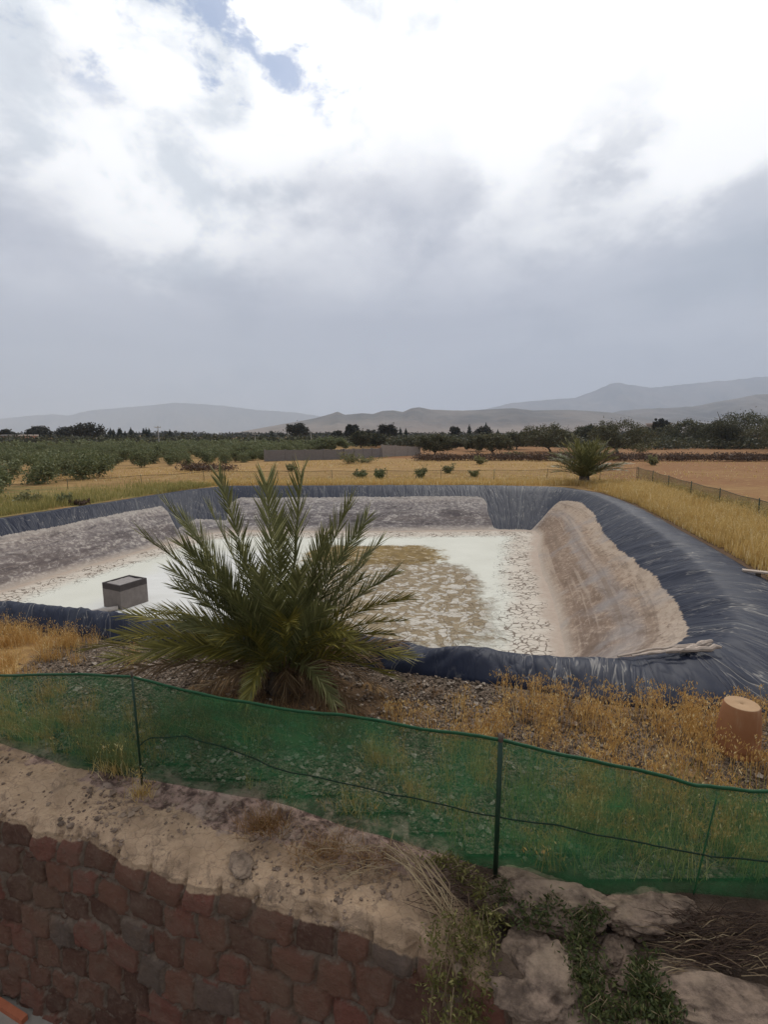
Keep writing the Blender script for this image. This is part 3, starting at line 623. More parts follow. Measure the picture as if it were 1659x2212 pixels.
for px, py, z, size, rz, lab in ((1180, 1945, -.06, (.34, .17, .14), -.25, 'long pale rounded rock bulging out under the green netting right of its post'),
                                 (1395, 1960, -.06, (.24, .13, .10), .1, 'low grey brown rock under the netting, between the long pale rock and the dry brush'),
                                 (1190, 2115, -.10, (.23, .22, .12), .3, 'squarish tan rock beside the hanging weeds, below the long pale rock'),
                                 (1540, 2170, -.10, (.40, .16, .12), -.1, 'broad pinkish rock at the lower right corner of the wall top'),
                                 (1330, 2060, -.15, (.14, .09, .07), .6, 'small brown rock among the green weeds in the middle of the wall top'),
                                 (520, 1868, -.01, (.055, .10, .05), .5, 'dark purple stone standing out of the tan earth on the wall top'),
                                 ):
    p = at(px, py, z); p.z -= .03; o = rock_mesh(tuple(q * k_ for q, k_ in zip(size, (1.25, 1.2, .95))), random.random() * 50).build('rock', M_rock, smooth=True); o.location = p; o.rotation_euler = (0, 0, rz); tag(o, lab, 'rock')
rs = np.random.RandomState(17); mb = MB(); v, f_ = ICO1; k = 0
while k < 1500:
    x = rs.uniform(-4.2, 3.0); a_, b_ = ye(x), yb(x); y = a_ + (b_ - a_) * rs.rand(); 
    if fbm(np.array([x * 2.2]), np.array([y * 3]), 3)[0] < rs.uniform(-.2, .25): continue
    i_ = int((x + 8) / .016); q_ = int(np.argmin(np.abs(Yg[i_, :NT_] - y))); sz_ = rs.gamma(2, .0042) + .003; mb.add(v * sz_ * rs.uniform(.5, 1.3, (len(v), 1)) * np.array([1, 1, .6]) + np.array([x, y, Zg[i_, q_] + sz_ * .2]), f_); k += 1
tag(mb.build('rubble', M_rock), 'small clods and stone chips strewn along the wall top', 'rubble', kind='stuff')
mb = MB(); p0 = at(-40, 2140, -1.76); p1 = at(52, 2200, -1.76)
d_ = (p1 - p0); s_ = Vector((d_.y, -d_.x, 0)).normalized() * .025
q = [p0 - s_, p1 - s_, p1 + s_, p0 + s_]; mb.add([(*v[:2], -1.80) for v in q] + [(*v[:2], -1.75) for v in q], [(4, 5, 6, 7), (0, 1, 5, 4), (1, 2, 6, 5), (2, 3, 7, 6), (3, 0, 4, 7)])
tag(mb.build('edging_strip', M_terra), 'orange terracotta strip on the paving at the wall foot, bottom left', 'edging')

# ------------------------------------------------------------ near fence
bp = np.array(FB_PX, float); tp = np.array(FT_PX, float)
def base_at(px):
    p = at(px, float(np.interp(px, bp[:, 0], bp[:, 1])), 0.0); return p
def z_on(p, line):     # height at which the vertical through p meets a traced line
    lo, hi = -1.0, 2.0
    for _ in range(40):
        m_ = (lo + hi) / 2; x, y = pix((p[0], p[1], m_))
        if y > np.interp(x, line[:, 0], line[:, 1]): lo = m_
        else: hi = m_
    return lo
MIDPX = np.array([(-240, 1600), (0, 1560), (290, 1620), (320, 1592), (400, 1588), (520, 1625), (640, 1662), (850, 1712), (1070, 1756), (1300, 1800), (1500, 1837), (1659, 1856), (1900, 1880)], float)
fence = empty('netting_fence', tuple(base_at(305)), 'low dark green netting fence on stakes along the top of the stone wall', 'fence')
cols = np.arange(-220, 1880, 5.0); BP = [base_at(x) for x in cols]; ZT = [z_on(p, tp) for p in BP]; ZM = [z_on(p, MIDPX) for p in BP]
LX = np.arange(-9.0, BP[0].x - .1, .08); RXX = np.arange(BP[-1].x + .1, 8.0, .08)
BP = [Vector((x, float(yb(x)), 0)) for x in LX] + BP + [Vector((x, float(yb(x)), 0)) for x in RXX]; ZT = [ZT[0]] * len(LX) + ZT + [ZT[-1]] * len(RXX); ZM = [ZM[0]] * len(LX) + ZM + [ZM[-1]] * len(RXX); cols = np.concatenate([np.full(len(LX), -300.0), cols, np.full(len(RXX), 2000.0)])
nz_ = 40; V = np.zeros((len(cols), nz_ + 1, 3)); tops = []; mids = []
for i, (p, zt_, zm) in enumerate(zip(BP, ZT, ZM)):
    hs = np.linspace(-.02, zt_, nz_ + 1); L_ = i * .035
    fold = .035 * fbm(np.full(nz_ + 1, L_ * 1.0) + hs * .8, hs * 9, 4) + .03 * fbm(np.full(nz_ + 1, L_ * .8 + 5), hs * 2.5, 2)
    sag = .03 * np.sin(np.clip(hs / max(zt_, .1), 0, 1) * math.pi)
    V[i, :, 0] = p.x + fold * .3; V[i, :, 1] = p.y + fold * 2 - sag * .5; V[i, :, 2] = hs
    tops.append((p.x + fold[-1] * .3, p.y + 2 * fold[-1], zt_)); k_ = int(np.clip(np.searchsorted(hs, zm), 0, nz_)); mids.append((V[i, k_, 0], V[i, k_, 1] - .006, zm))
mb = MB(); mb.add(V, grid_faces(len(cols), nz_ + 1)); 
def child(mb, name, m, root, smooth=True, label=None):
    o = mb.build(name, m, smooth=smooth); o.parent = root; o.location = root.matrix_basis.inverted() @ Vector((0, 0, 0)) if False else -Vector(root.location)
    if label: o['label'] = label
    return o
child(mb, 'netting', M_net, fence)
mb = MB(); tt_ = np.array(tops); tube(mb, tt_[::2], .011 + .003 * np.abs(fbm(np.arange(len(tt_[::2])) * .3, np.zeros(len(tt_[::2])), 2)), 6); child(mb, 'top_cord', M_cord, fence)
mb = MB(); sel = [m_ for x, m_ in zip(cols, mids) if x > 302]; tube(mb, sel[::3], .005, 5); child(mb, 'middle_cord', M_cord_d, fence)
for xx_ in (-4.6, -7.0, 3.3, 5.6):
    mb = MB(); tube(mb, [(xx_, float(yb(xx_)) - .02, -.05), (xx_, float(yb(xx_)) - .02, .4), (xx_ + .01, float(yb(xx_)) - .02, .80)], .013, 8); child(mb, 'post', M_post, fence)
for (bx, by_), (tx_, ty_), r_ in (((308, 1684), (286, 1448), .010), ((1069, 1882), (1081, 1582), .017), ((1497, 1912), (1546, 1712), .005)):
    b = at(bx, by_, 0.0); tY = b.y - .015 if bx != 1497 else b.y; tpz = at(tx_, ty_, Y=tY)
    mb = MB(); a_ = Vector((b.x, b.y - .02, -.05)); top_ = Vector((tpz.x, tpz.y - .02, tpz.z)); e_ = a_.lerp(top_, .955)
    tube(mb, [a_, a_.lerp(top_, .5), e_], r_, 8)
    ps = child(mb, 'post', M_post, fence)
    if bx != 1497:
        mb = MB(); tube(mb, [e_, top_], r_ * 1.05, 8); tpo = mb.build('post_tip', M_tip, smooth=True); tpo.parent = ps

# ------------------------------------------------------------ far fence round the pond
def fence_run(name, pts, hts, m, posts, label, pr=.018, cord=M_cord_d):
    root = empty(name, (*pts[0][:2], 0), label, 'fence'); P = np.array([p[:2] for p in pts], float)
    L_ = np.concatenate([[0], np.cumsum(np.linalg.norm(np.diff(P, axis=0), axis=1))]); q = np.arange(0, L_[-1], .25)
    x = np.interp(q, L_, P[:, 0]); y = np.interp(q, L_, P[:, 1]); zt_ = np.interp(q, L_, hts)
    pl = np.array([np.interp(p, [0, 1], [0, 1]) for p in posts]); dpost = np.min(np.abs(q[:, None] - np.array(posts)[None]), axis=1); zt_ = zt_ - .05 * np.clip(dpost / 2, 0, 1)
    V = np.zeros((len(q), 6, 3)); k = np.linspace(0, 1, 6)
    V[:, :, 0] = x[:, None] + .03 * fbm(q[:, None] * .8 + k * 3, k[None] * 2 + q[:, None] * 0, 2); V[:, :, 1] = y[:, None] + .03 * fbm(q[:, None] * .9 + 4, k[None] * 3, 2); V[:, :, 2] = zt_[:, None] * k
    mb = MB(); mb.add(V, grid_faces(len(q), 6)); child(mb, 'netting', m, root)
    mb = MB(); tube(mb, V[::2, -1], .010, 4); child(mb, 'top_cord', cord, root)
    for s in posts:
        xx, yy, h = np.interp(s, L_, P[:, 0]), np.interp(s, L_, P[:, 1]), np.interp(s, L_, hts)
        mb = MB(); tube(mb, [(xx, yy, -.05), (xx, yy, h * .5), (xx + random.uniform(-.03, .03), yy, h + .06)], pr, 6); child(mb, 'post', M_post, root)
    return root
rp = [at(1378, 1010, .85)] + [at(*p, .85) for p in ((1412, 1018), (1447, 1029), (1495, 1042), (1558, 1057), (1643, 1080))]
rp = [(16.6, 32.6)] + [tuple(p[:2]) for p in rp[1:]] + [(11.6, 12.9), (10.9, 9.5), (10.2, 6)]
Lr = np.concatenate([[0], np.cumsum([math.dist(a, b) for a, b in zip(rp[:-1], rp[1:])])])
fence_run('netting_fence', rp, [.85] * len(rp), M_net_far, list(Lr), 'green netting fence with thin posts along the golden grass right of the pond')
fp = [(16.6, 32.6), (13.9, 32), (8.2, 32), (0, 32), (-8.2, 32), (-10.5, 32)]
fence_run('netting_fence', fp, [.85, .8, .75, .7, .68, .68], M_net_thin, [.1, 2.8, 6.2, 9.6, 13, 16.5, 20, 23.5, 27], 'faint thin netting fence across the far end of the pond', .015)
fl_ = [(-10.5, 32), (-14.2, 30.5), (-18.0, 27.5), (-19.8, 24.0), (-22, 19)]
fence_run('netting_fence', fl_, [.68, .55, .5, .5, .5], M_net_thin, [1, 4.6, 8.4, 12.4, 16], 'faint thin netting fence left of the pond in front of the young olives', .013)

# ------------------------------------------------------------ palms
def frond(mb, B, Cc, T, nl, ml, wd, seed, dead=False, rach=.012, roll=0.0):
    rs = np.random.RandomState(seed); B, Cc, T = (np.array(tuple(q), float) for q in (B, Cc, T))
    ts = np.linspace(0, 1, 16)[:, None]; P = (1 - ts) ** 2 * B + 2 * ts * (1 - ts) * Cc + ts ** 2 * T
    tube(mb, P, np.linspace(rach, .003, 16), 4)
    side = np.cross(T - B, Cc - B); 
    if np.linalg.norm(side) < 1e-4: side = np.array([1.0, 0, 0])
    side /= np.linalg.norm(side)
    s0_ = side; vs, fs = [], []; k = 0
    for sg in (-1, 1):
        for i in range(nl):
            t = .12 + .88 * (i + rs.rand() * .6) / nl; p = (1 - t) ** 2 * B + 2 * t * (1 - t) * Cc + t * t * T
            tg = 2 * (1 - t) * (Cc - B) + 2 * t * (T - Cc); tg /= np.linalg.norm(tg) + 1e-9
            nr = np.cross(s0_, tg); nr *= -1 if nr[2] < 0 else 1; side = s0_ * math.cos(roll) + nr * math.sin(roll); nr = nr * math.cos(roll) - s0_ * math.sin(roll)
            prof_ = min(1, (t - .05) / .25) ** .8 * (1 - .34 * max(0, (t - .4) / .6) ** 2); ln = ml * prof_ * rs.uniform(.88, 1.1)
            a = R(54 - 32 * t + rs.uniform(-5, 5)); v_ = R((24 if not dead else 5) + rs.uniform(-26, 28))
            d = math.cos(a) * tg + math.sin(a) * (sg * side * math.cos(v_) + nr * math.sin(v_)); d /= np.linalg.norm(d)
            wv = np.cross(d, nr + rs.uniform(-.5, .5, 3)); wv /= np.linalg.norm(wv) + 1e-9
            dr = np.array([0, 0, -1.0]) * ln * (rs.uniform(.0, .06) if not dead else rs.uniform(.1, .35))
            if dead: d = d + rs.uniform(-.35, .35, 3)
            w_ = wd * rs.uniform(.8, 1.15)
            m_ = p + d * ln * .5 + dr * .25; e_ = p + d * ln + dr
            vs += [p - wv * w_ * .35, p + wv * w_ * .35, m_ + wv * w_ * .5, m_ - wv * w_ * .5, e_ + wv * w_ * .06, e_ - wv * w_ * .06]; fs += [(k, k + 1, k + 2, k + 3), (k + 3, k + 2, k + 4, k + 5)]; k += 6
    mb.add(vs, fs)
PB = Vector((-1.20, 5.55, 0)); palm = empty('palm', PB, 'large bushy green date palm in front of the pond behind the netting fence', 'palm')
def add_frond(T, lift, kind, seed, ml=.30, nl=46, wd=.0150, name='frond', bz=.30):
    T = Vector(T) - PB; hd = Vector((T.x, T.y, 0)); hl = hd.length or .01
    B = hd / hl * min(.16, hl * .3); B = Vector((B.x, B.y, bz if kind != 'b' else .18))
    Cc = B + (T - B) * .5 + Vector((0, 0, lift)) - hd * .12
    rl = R(random.choice((-1, 1)) * random.uniform(15, 55)) if abs(T.x) > .45 else R(random.uniform(-15, 15))
    mb = MB(); frond(mb, B, Cc, T, nl, ml, wd, seed, kind == 'b', roll=rl)
    o = mb.build(name, {'g': M_palm_g, 'y': M_palm_y, 'b': M_palm_b}[kind]); o.parent = palm
    if kind == 'b': o['label'] = 'brown dead frond drooping to the ground'
    elif kind == 'y': o['label'] = 'olive yellow outer frond'
    return o
TR = [((312, 1160), 5.4, .30, 'g', .33), ((356, 1088), 5.7, .25, 'g', .34), ((451, 1097), 6.0, .15, 'g', .30), ((472, 1029), 5.5, .18, 'g', .26), ((575, 1042), 5.2, .10, 'g', .36), ((650, 1026), 5.4, .12, 'g', .36),
      ((757, 1085), 5.5, .22, 'g', .34), ((791, 1123), 5.9, .25, 'g', .32), ((819, 1174), 5.5, .28, 'g', .28), ((787, 1220), 6.0, .25, 'g', .30), ((882, 1293), 5.4, .34, 'y', .26), ((866, 1342), 5.6, .34, 'y', .22),
      ((866, 1388), 5.8, .30, 'b', .26), ((384, 1269), 5.3, .28, 'g', .26), ((335, 1322), 5.0, .36, 'y', .24), ((275, 1330), 5.6, .30, 'y', .26), ((185, 1402), 5.2, .34, 'y', .30), ((240, 1425), 5.0, .34, 'y', .30), ((262, 1372), 5.4, .32, 'y', .30), ((375, 1235), 5.6, .30, 'g', .30), ((395, 1180), 5.2, .30, 'g', .32), ((850, 1240), 5.6, .30, 'g', .28), ((880, 1420), 5.2, .34, 'y', .28), ((850, 1465), 5.0, .34, 'y', .26), ((400, 1130), 5.3, .22, 'g', .32), ((330, 1405), 4.9, .30, 'y', .28),
      ((233, 1455), 4.9, .30, 'b', .28), ((628, 1352), 4.7, .55, 'y', .26), ((759, 1372), 4.7, .45, 'y', .20), ((478, 1385), 4.75, .45, 'y', .26), ((535, 1512), 4.55, .55, 'y', .24), ((700, 1250), 6.0, .2, 'g', .3), ((520, 1190), 5.2, .15, 'g', .3),
      ((600, 1120), 5.9, .15, 'g', .32), ((700, 1160), 5.2, .15, 'g', .3), ((430, 1215), 5.6, .3, 'g', .3), ((560, 1245), 4.9, .3, 'g', .28), ((650, 1240), 4.9, .3, 'g', .28), ((500, 1290), 4.8, .35, 'g', .26), ((700, 1320), 4.9, .35, 'g', .26),
      ((840, 1370), 5.3, .3, 'y', .24), ((400, 1345), 5.0, .3, 'g', .26), ((780, 1400), 5.0, .35, 'y', .24), ((590, 1300), 4.8, .4, 'g', .26)]
for i, ((px, py), Yd, lf, kd, ml) in enumerate(TR): add_frond(at(px, py, Y=Yd), lf * (.55 if kd == 'g' else .9), kd, 100 + i, ml * 1.15, nl=80 if kd == 'g' else 66)
rs = np.random.RandomState(4)
for i in range(8):     # inner young fronds
    a = rs.uniform(0, 6.28); r_ = rs.uniform(.2, 1.0); T = PB + Vector((r_ * math.cos(a), r_ * math.sin(a) * .8, rs.uniform(1.15, 2.15) - r_ * .3)); add_frond(T, .15, 'g', 200 + i, .28, 56)
for i in range(9):     # low outer fronds
    a = rs.uniform(0, 6.28); r_ = rs.uniform(.8, 1.25); T = PB + Vector((r_ * math.cos(a), r_ * math.sin(a) * .8, rs.uniform(.15, .75))); add_frond(T, rs.uniform(.3, .45), 'g' if rs.rand() < .3 else ('y' if rs.rand() < .5 else 'b'), 300 + i, .26, 46)
for i, (px, py) in enumerate(((778, 1546), (835, 1500), (700, 1520), (640, 1500), (420, 1470), (480, 1480), (830, 1440), (330, 1440), (590, 1490), (740, 1480), (560, 1500), (620, 1515), (670, 1490), (520, 1470), (720, 1535))):
    T = at(px, py, .03); add_frond(T, .5, 'b', 400 + i, .24, 44, .012)
mb = MB(); v, f_ = ICO5; a_ = fbm(np.arctan2(v[:, 1], v[:, 0]) * 5, v[:, 2] * 6, 4); mb.add(v * (1 + .35 * a_)[:, None] * np.array([.20, .18, .22]) + np.array([0, 0, .08]), f_); tr = mb.build('trunk', M_bark, palm); 
FP_ = Vector((12.3, 30.6, 0)); fpalm = empty('palm', FP_, 'small round bushy palm at the far right corner of the pond', 'palm'); fpalm.scale = (1.3, 1.3, 1.3)
for i in range(60):
    a = rs.uniform(0, 6.28); up = rs.uniform(.08, 1); el_ = up * 1.35; r_ = 1.75 * rs.uniform(.85, 1.08); T = Vector((r_ * math.cos(a) * math.cos(el_), r_ * math.sin(a) * math.cos(el_), .4 + r_ * 1.0 * math.sin(el_)))
    mb = MB(); frond(mb, Vector((0, 0, .25)), T * .5 + Vector((0, 0, .45)), T, 26, .38, .035, 500 + i, rach=.02); mb.build('frond', M_palm_g, fpalm)
for i, T in enumerate(((2.0, -.3, .95), (1.9, -.1, .6), (-1.7, -.2, .5))):
    mb = MB(); frond(mb, Vector((0, 0, .25)), Vector(T) * .5 + Vector((0, 0, .5)), Vector(T), 26, .35, .035, 560 + i, rach=.02); mb.build('frond', M_palm_g, fpalm)
mb = MB(); tube(mb, [(0, 0, -.05), (0, 0, .35)], [.28, .22], 10); mb.build('trunk', M_bark, fpalm)

# ------------------------------------------------------------ trees
def cards(cen, s, rs, asp=1.7):
    k = len(cen); d = rs.normal(size=(k, 3)); d /= np.linalg.norm(d, axis=1)[:, None]; q = rs.normal(size=(k, 3)); w_ = np.cross(d, q); w_ /= np.linalg.norm(w_, axis=1)[:, None] + 1e-9
    s = (s * rs.uniform(.6, 1.3, k))[:, None]; V = np.stack([cen - d * s * asp / 2, cen + w_ * s / 2, cen + d * s * asp / 2, cen - w_ * s / 2], 1).reshape(-1, 3)
    return V, np.arange(k * 4).reshape(-1, 4)
def crown_pts(rs, n_clump, per, dims, cz, cs, flat=.0, shell=.55, low=-1.0):
    out = []
    for _ in range(n_clump):
        while 1:
            p = rs.uniform(-1, 1, 3); l = np.linalg.norm(p)
            if shell < l < 1 and p[2] > low: break
        c = p * np.array(dims) * rs.uniform(.8, 1.08) + np.array([0, 0, cz]); out.append(c + rs.normal(size=(per, 3)) * np.array([cs, cs, cs * .75]))
    return np.concatenate(out)
def limbs(mb, rs, h, spread, r0, nb=4, lean=0.0):
    top = np.array([lean, 0, h]); tube(mb, [(0, 0, -.1), (lean * .3, .02 * h, h * .5), top], [r0 * 1.3, r0, r0 * .8], 7)
    for i in range(nb):
        a = i * 6.28 / nb + rs.uniform(-.5, .5); e_ = top + np.array([math.cos(a) * spread, math.sin(a) * spread, spread * rs.uniform(.7, 1.3)]); m_ = (top + e_) / 2 + np.array([math.cos(a), math.sin(a), -.4]) * spread * .18
        tube(mb, [top * .95, m_, e_], [r0 * .65, r0 * .45, r0 * .15], 5)
def make_tree(name, label, cat, group, mat_, n_clump, per, dims, cz, cs, leaf, th, tr_, spread, seed, shell=.5, low=-1, fill=0):
    rs = np.random.RandomState(seed); root = empty(name, (0, 0, 0), label, cat, group)
    mb = MB(); limbs(mb, rs, th, spread, tr_, 5); t = mb.build('trunk', M_bark, root, True)
    P = crown_pts(rs, n_clump, per, dims, cz, cs, shell=shell, low=low)
    mb = MB(); mb.add(*cards(P, leaf, rs)); c = mb.build('crown', mat_, root); kids(root, t, c); return root
def put(proto, x, y, sc, rz, label=None, group=None, first=set(), sxy=1.0, name=None):
    if proto.name not in first: first.add(proto.name); o = proto
    else: o = copy_tree(proto)
    o.location = (x, y, float(gz(x, y))); o.scale = (sc * sxy, sc * sxy, sc); o.rotation_euler = (0, 0, rz)
    if label: o['label'] = label
    if group: o['group'] = group
    elif 'group' in o and label: del o['group']
    return o
OLG = 'young olive trees in the orchard left of the pond'
protos = [make_tree('olive_tree', 'young bushy grey green olive tree among the orchard rows left of the pond', 'olive tree', OLG, M_olive, 30, 46, (.62, .62, .58), .60, .13, .070, .15, .03, .3, 20 + k, .25) for k in range(5)]
rs = np.random.RandomState(11); spots = []
for r_ in range(43):
    yy = 20.5 + r_ * 3.2 - .02 * max(0, r_ - 8) ** 2
    for c_ in range(90):
        x = 22 - c_ * (3.0 if r_ < 9 else 2.4) - (r_ % 2) * .9 + rs.normal() * .6; y = yy + rs.normal() * .4 - .10 * (x + 20)
        px, py = pix((x, y, 0))
        lim = np.interp(px, [-100, 0, 60, 100, 190, 300, 420, 560, 740, 905, 1100], [1098, 1088, 1070, 1055, 1040, 1014, 1006, 997, 968, 964, 955])
        if py < lim and px > -60 and px < 1080 and (y > 31 or x < -16.5) and math.hypot(x, y) < 128 and y < 122 and rs.rand() > (.25 if y < 40 else .04): spots.append((x, y))
spots.sort(key=lambda q: math.hypot(*q))
for k, (x, y) in enumerate(spots[:296]): put(protos[k % 5], x, y, rs.uniform(.85, 1.45) * (1.15 if y < 42 and x < -18 else 1), rs.uniform(0, 6.28), group=OLG)
# individual labels for the foremost olives
mb = MB()
for x, y in spots[296:]:
    P = crown_pts(rs, 12, 9, (.66, .66, .6), .85, .16, shell=.3); V, f_ = cards(P, .20, rs); mb.add((V * rs.uniform(.85, 1.35)) + np.array([x, y, 0]), f_)
tag(mb.build('olive_orchard', M_olive), 'far rows of small grey green olives merging into one band', 'orchard', kind='stuff')
print('olives', len(spots))

def big(px, by_, top, width, name, label, cat, m_, seed, group=None, low=-.45, thf=.28, dens=1.0, nleaf=2600, Y=None, leaf=None, flat=1.0, shell=.45):
    b = at(px, by_, 0.0) if Y is None else Vector((at(px, 938, Y=Y).x, Y, 0)); d = b.y; t_ = at(px, top, Y=d).z; hgt = t_ - b.z; wd = width * 1.22 * d / F / 2
    rs = np.random.RandomState(seed); root = empty(name, (b.x, b.y, float(gz(b.x, b.y))), label, cat, group)
    mb = MB(); limbs(mb, rs, hgt * thf, wd * .55, max(.05, hgt * .035), 5, rs.uniform(-.1, .1) * hgt); mb.build('trunk', M_bark, root, True)
    hz = hgt * (1 - thf) / 2 * 1.02; cz = hgt - hz; nc = int(60 * dens); per = nleaf // nc
    P = crown_pts(rs, nc, per, (wd * .92, wd * .8, hz * .9), cz, min(wd, hz) * .19, shell=shell, low=low)
    mb = MB(); mb.add(*cards(P, leaf or max(.10, d * .0019), rs, 1.5)); mb.build('crown', m_, root); return root
BO = [(1190, 977, 917, 125, 'broad rounded olive tree with drooping crown, between the red soil patch and the two-stemmed olive'), (1336, 980, 907, 112, 'tall full olive tree directly behind the small far palm'),
      (1486, 966, 906, 108, 'round topped olive tree with dark bare trunk, right of the small pinkish far house'), (1605, 968, 886, 150, 'largest dark olive tree of the group by the right edge'),
      (1559, 970, 905, 60, 'dark olive tree just left of the largest one by the right edge'), (940, 982, 938, 76, 'wide low olive tree right beside the pale end of the block wall'),
      (1066, 981, 934, 82, 'olive tree with forked dark stems standing on red soil'), (1028, 975, 948, 50, 'small olive tree left of the forked olive'),
      (1116, 972, 930, 62, 'olive tree between the forked olive and the broad rounded one'), (1271, 966, 919, 56, 'narrow dark olive tree behind and left of the tall full one'),
      (1402, 962, 922, 70, 'low dense olive tree below the distant pinkish house'), (1528, 962, 916, 60, 'olive tree half hidden between the round topped tree and the right edge group'),
      (1700, 975, 890, 140, 'dark olive tree cut off by the right edge of the view'), (779, 968, 931, 36, 'dark upright bush tree behind the grey wall, left of its twin'), (811, 967, 937, 40, 'dark upright bush tree behind the grey wall, right of its twin'),
      (713, 975, 944, 76, 'spreading olive tree behind the grey block wall'), (680, 973, 950, 44, 'small olive bush tree behind the grey block wall, left of the spreading one'), (976, 972, 946, 50, 'low olive tree behind the wide low one')]
for i, (px, by_, tp_, wd, lab) in enumerate(BO): big(px, by_, tp_, wd, 'olive_tree', lab, 'olive tree', (M_dark if px in (1559, 1528, 1402, 1271, 779, 811) else M_bigol) if px > 770 else M_olive, 600 + i, nleaf=9500, thf=.14, low=-.75, group=None)
# dark belt of trees behind the orchard, nobody can count it
def belt(name, label, x0, x1, y0, y1, h, m_, k, leaf, cs=.9, rows=3, seed=1):
    rs = np.random.RandomState(seed); mb = MB(); 
    for _ in range(k):
        x = rs.uniform(x0, x1); y = rs.uniform(y0, y1); hh_ = h * rs.uniform(.6, 1.1) * (.8 + .5 * (fbm(np.array([x * .05]), np.array([y * .05]), 2)[0] + .5))
        P = rs.normal(size=(70, 3)) * np.array([cs, cs, hh_ * .24]) + np.array([x, y, hh_ * .5]); P[:, 2] = np.clip(P[:, 2], .05, hh_ * 1.05); mb.add(*cards(P, leaf, rs))
    return tag(mb.build(name, m_), label, name.replace('_', ' '), kind='stuff')
belt('tree_belt', 'dark belt of orchard trees on the horizon left of centre', -190, -10, 130, 150, 2.5, M_dark, 520, .42, 1.6, seed=2)
belt('tree_belt', 'dark belt of orchard trees on the horizon right of centre', -10, 62, 118, 140, 2.9, M_dark, 280, .40, 1.5, seed=3)
belt('tree_belt', 'belt of dense olives behind the big trees on the right', 38, 130, 96, 120, 2.5, M_dark, 420, .34, 1.4, seed=4)
belt('tree_belt', 'far low line of trees under the hills', -520, 420, 420, 470, 4.6, M_euc, 420, 1.3, 5.5, seed=5)
belt('dry_brush', 'low dark line of dry brush before the big olive trees', 4, 64, 57, 60, .8, M_brush, 420, .12, .5, seed=6)
belt('dry_brush', 'purple brown heap of dead prunings at the orchard corner', -16.5, -12.5, 41, 43, .7, M_brush, 26, .10, .45, seed=7)

FARS = [(8, 927, 30, 'dark_tree', 'small dark tree behind the orange building at the left edge'), (84, 920, 40, 'eucalyptus', 'loose crowned dark tree between the orange building and the tall pair'), (141, 921, 30, 'eucalyptus', 'dark tree left of and touching the widest tree'),
        (189, 913, 62, 'eucalyptus', 'widest dark round tree on the left horizon'), (644, 914, 40, 'eucalyptus', 'tall dark round tree left of the twin peaked tree under the hills'), (728, 930, 18, 'dark_tree', 'small rounded tree left of the twin peaked tree'), (756, 916, 17, 'eucalyptus', 'twin peaked tree, left half'),
        (767, 917, 15, 'eucalyptus', 'twin peaked tree, right half'), (800, 928, 32, 'dark_tree', 'low wide dark tree between the twin peaked and the dense round tree'), (836, 914, 36, 'eucalyptus', 'dense round dark tree at the centre of the horizon'), (983, 919, 16, 'dark_tree', 'slim pale tree right of centre on the horizon'),
        (1045, 920, 28, 'dark_tree', 'small tree with a spire behind it on the horizon'), (1416, 903, 10, 'dark_tree', 'left tree of two beside the distant pinkish house'), (1431, 901, 16, 'dark_tree', 'right tree of two beside the distant pinkish house')]
for i, (px, tp_, wd, nm, lab) in enumerate(FARS):
    big(px, 0, tp_, wd * 1.05, nm, lab, 'tree', M_euc, 700 + i, Y=165 + (i % 3) * 8, nleaf=2600, leaf=.45, low=-.8, thf=.22, shell=.2)
cy = make_tree('cypress_tree', 'narrow dark cypress in the far row on the left horizon', 'cypress', 'cypresses on the horizon', M_cyp, 60, 12, (.8, .8, 3.6), 3.6, .28, .38, .4, .12, .2, 77, .1)
me = cy.children[1].data if cy.children[1].name.startswith('crown') else cy.children[0].data
vv = np.empty(len(me.vertices) * 3, np.float32); me.vertices.foreach_get('co', vv); vv = vv.reshape(-1, 3); tz = np.clip(vv[:, 2] / 7.4, 0, 1); k_ = 1.25 * (1 - tz) ** .7 + .08; vv[:, 0] *= k_; vv[:, 1] *= k_; me.vertices.foreach_set('co', vv.ravel()); me.update()
rs = np.random.RandomState(5)
CY = [(x, rs.uniform(922, 936)) for x in np.concatenate([rs.uniform(222, 300, 17), rs.uniform(300, 336, 6), rs.uniform(356, 396, 9)])] + [(282, 921), (316, 922), (367, 927), (445, 933), (553, 933), (587, 928), (606, 934), (610, 932), (692, 934), (678, 936)]
for x, tp_ in CY: X_ = at(x, 938, Y=205 + rs.uniform(-6, 6)); put(cy, X_.x, X_.y, (at(x, tp_, Y=X_.y).z) / 7.4, rs.uniform(0, 6), group='cypresses on the horizon', sxy=1.2)
for x, tp_, lab in ((865, 921, 'slender black cypress right of the dense round tree'), (877, 923, 'ragged cypress right of the slender black one'), (1014, 915, 'lone dark cypress spire right of centre'), (1050, 911, 'tallest spire rising from the small tree on the horizon'), (1076, 926, 'tiny cypress left of the right hand olives')):
    X_ = at(x, 938, Y=190); put(cy, X_.x, X_.y, (at(x, tp_, Y=X_.y).z) / 7.4, 1.0, lab, sxy=1.1)

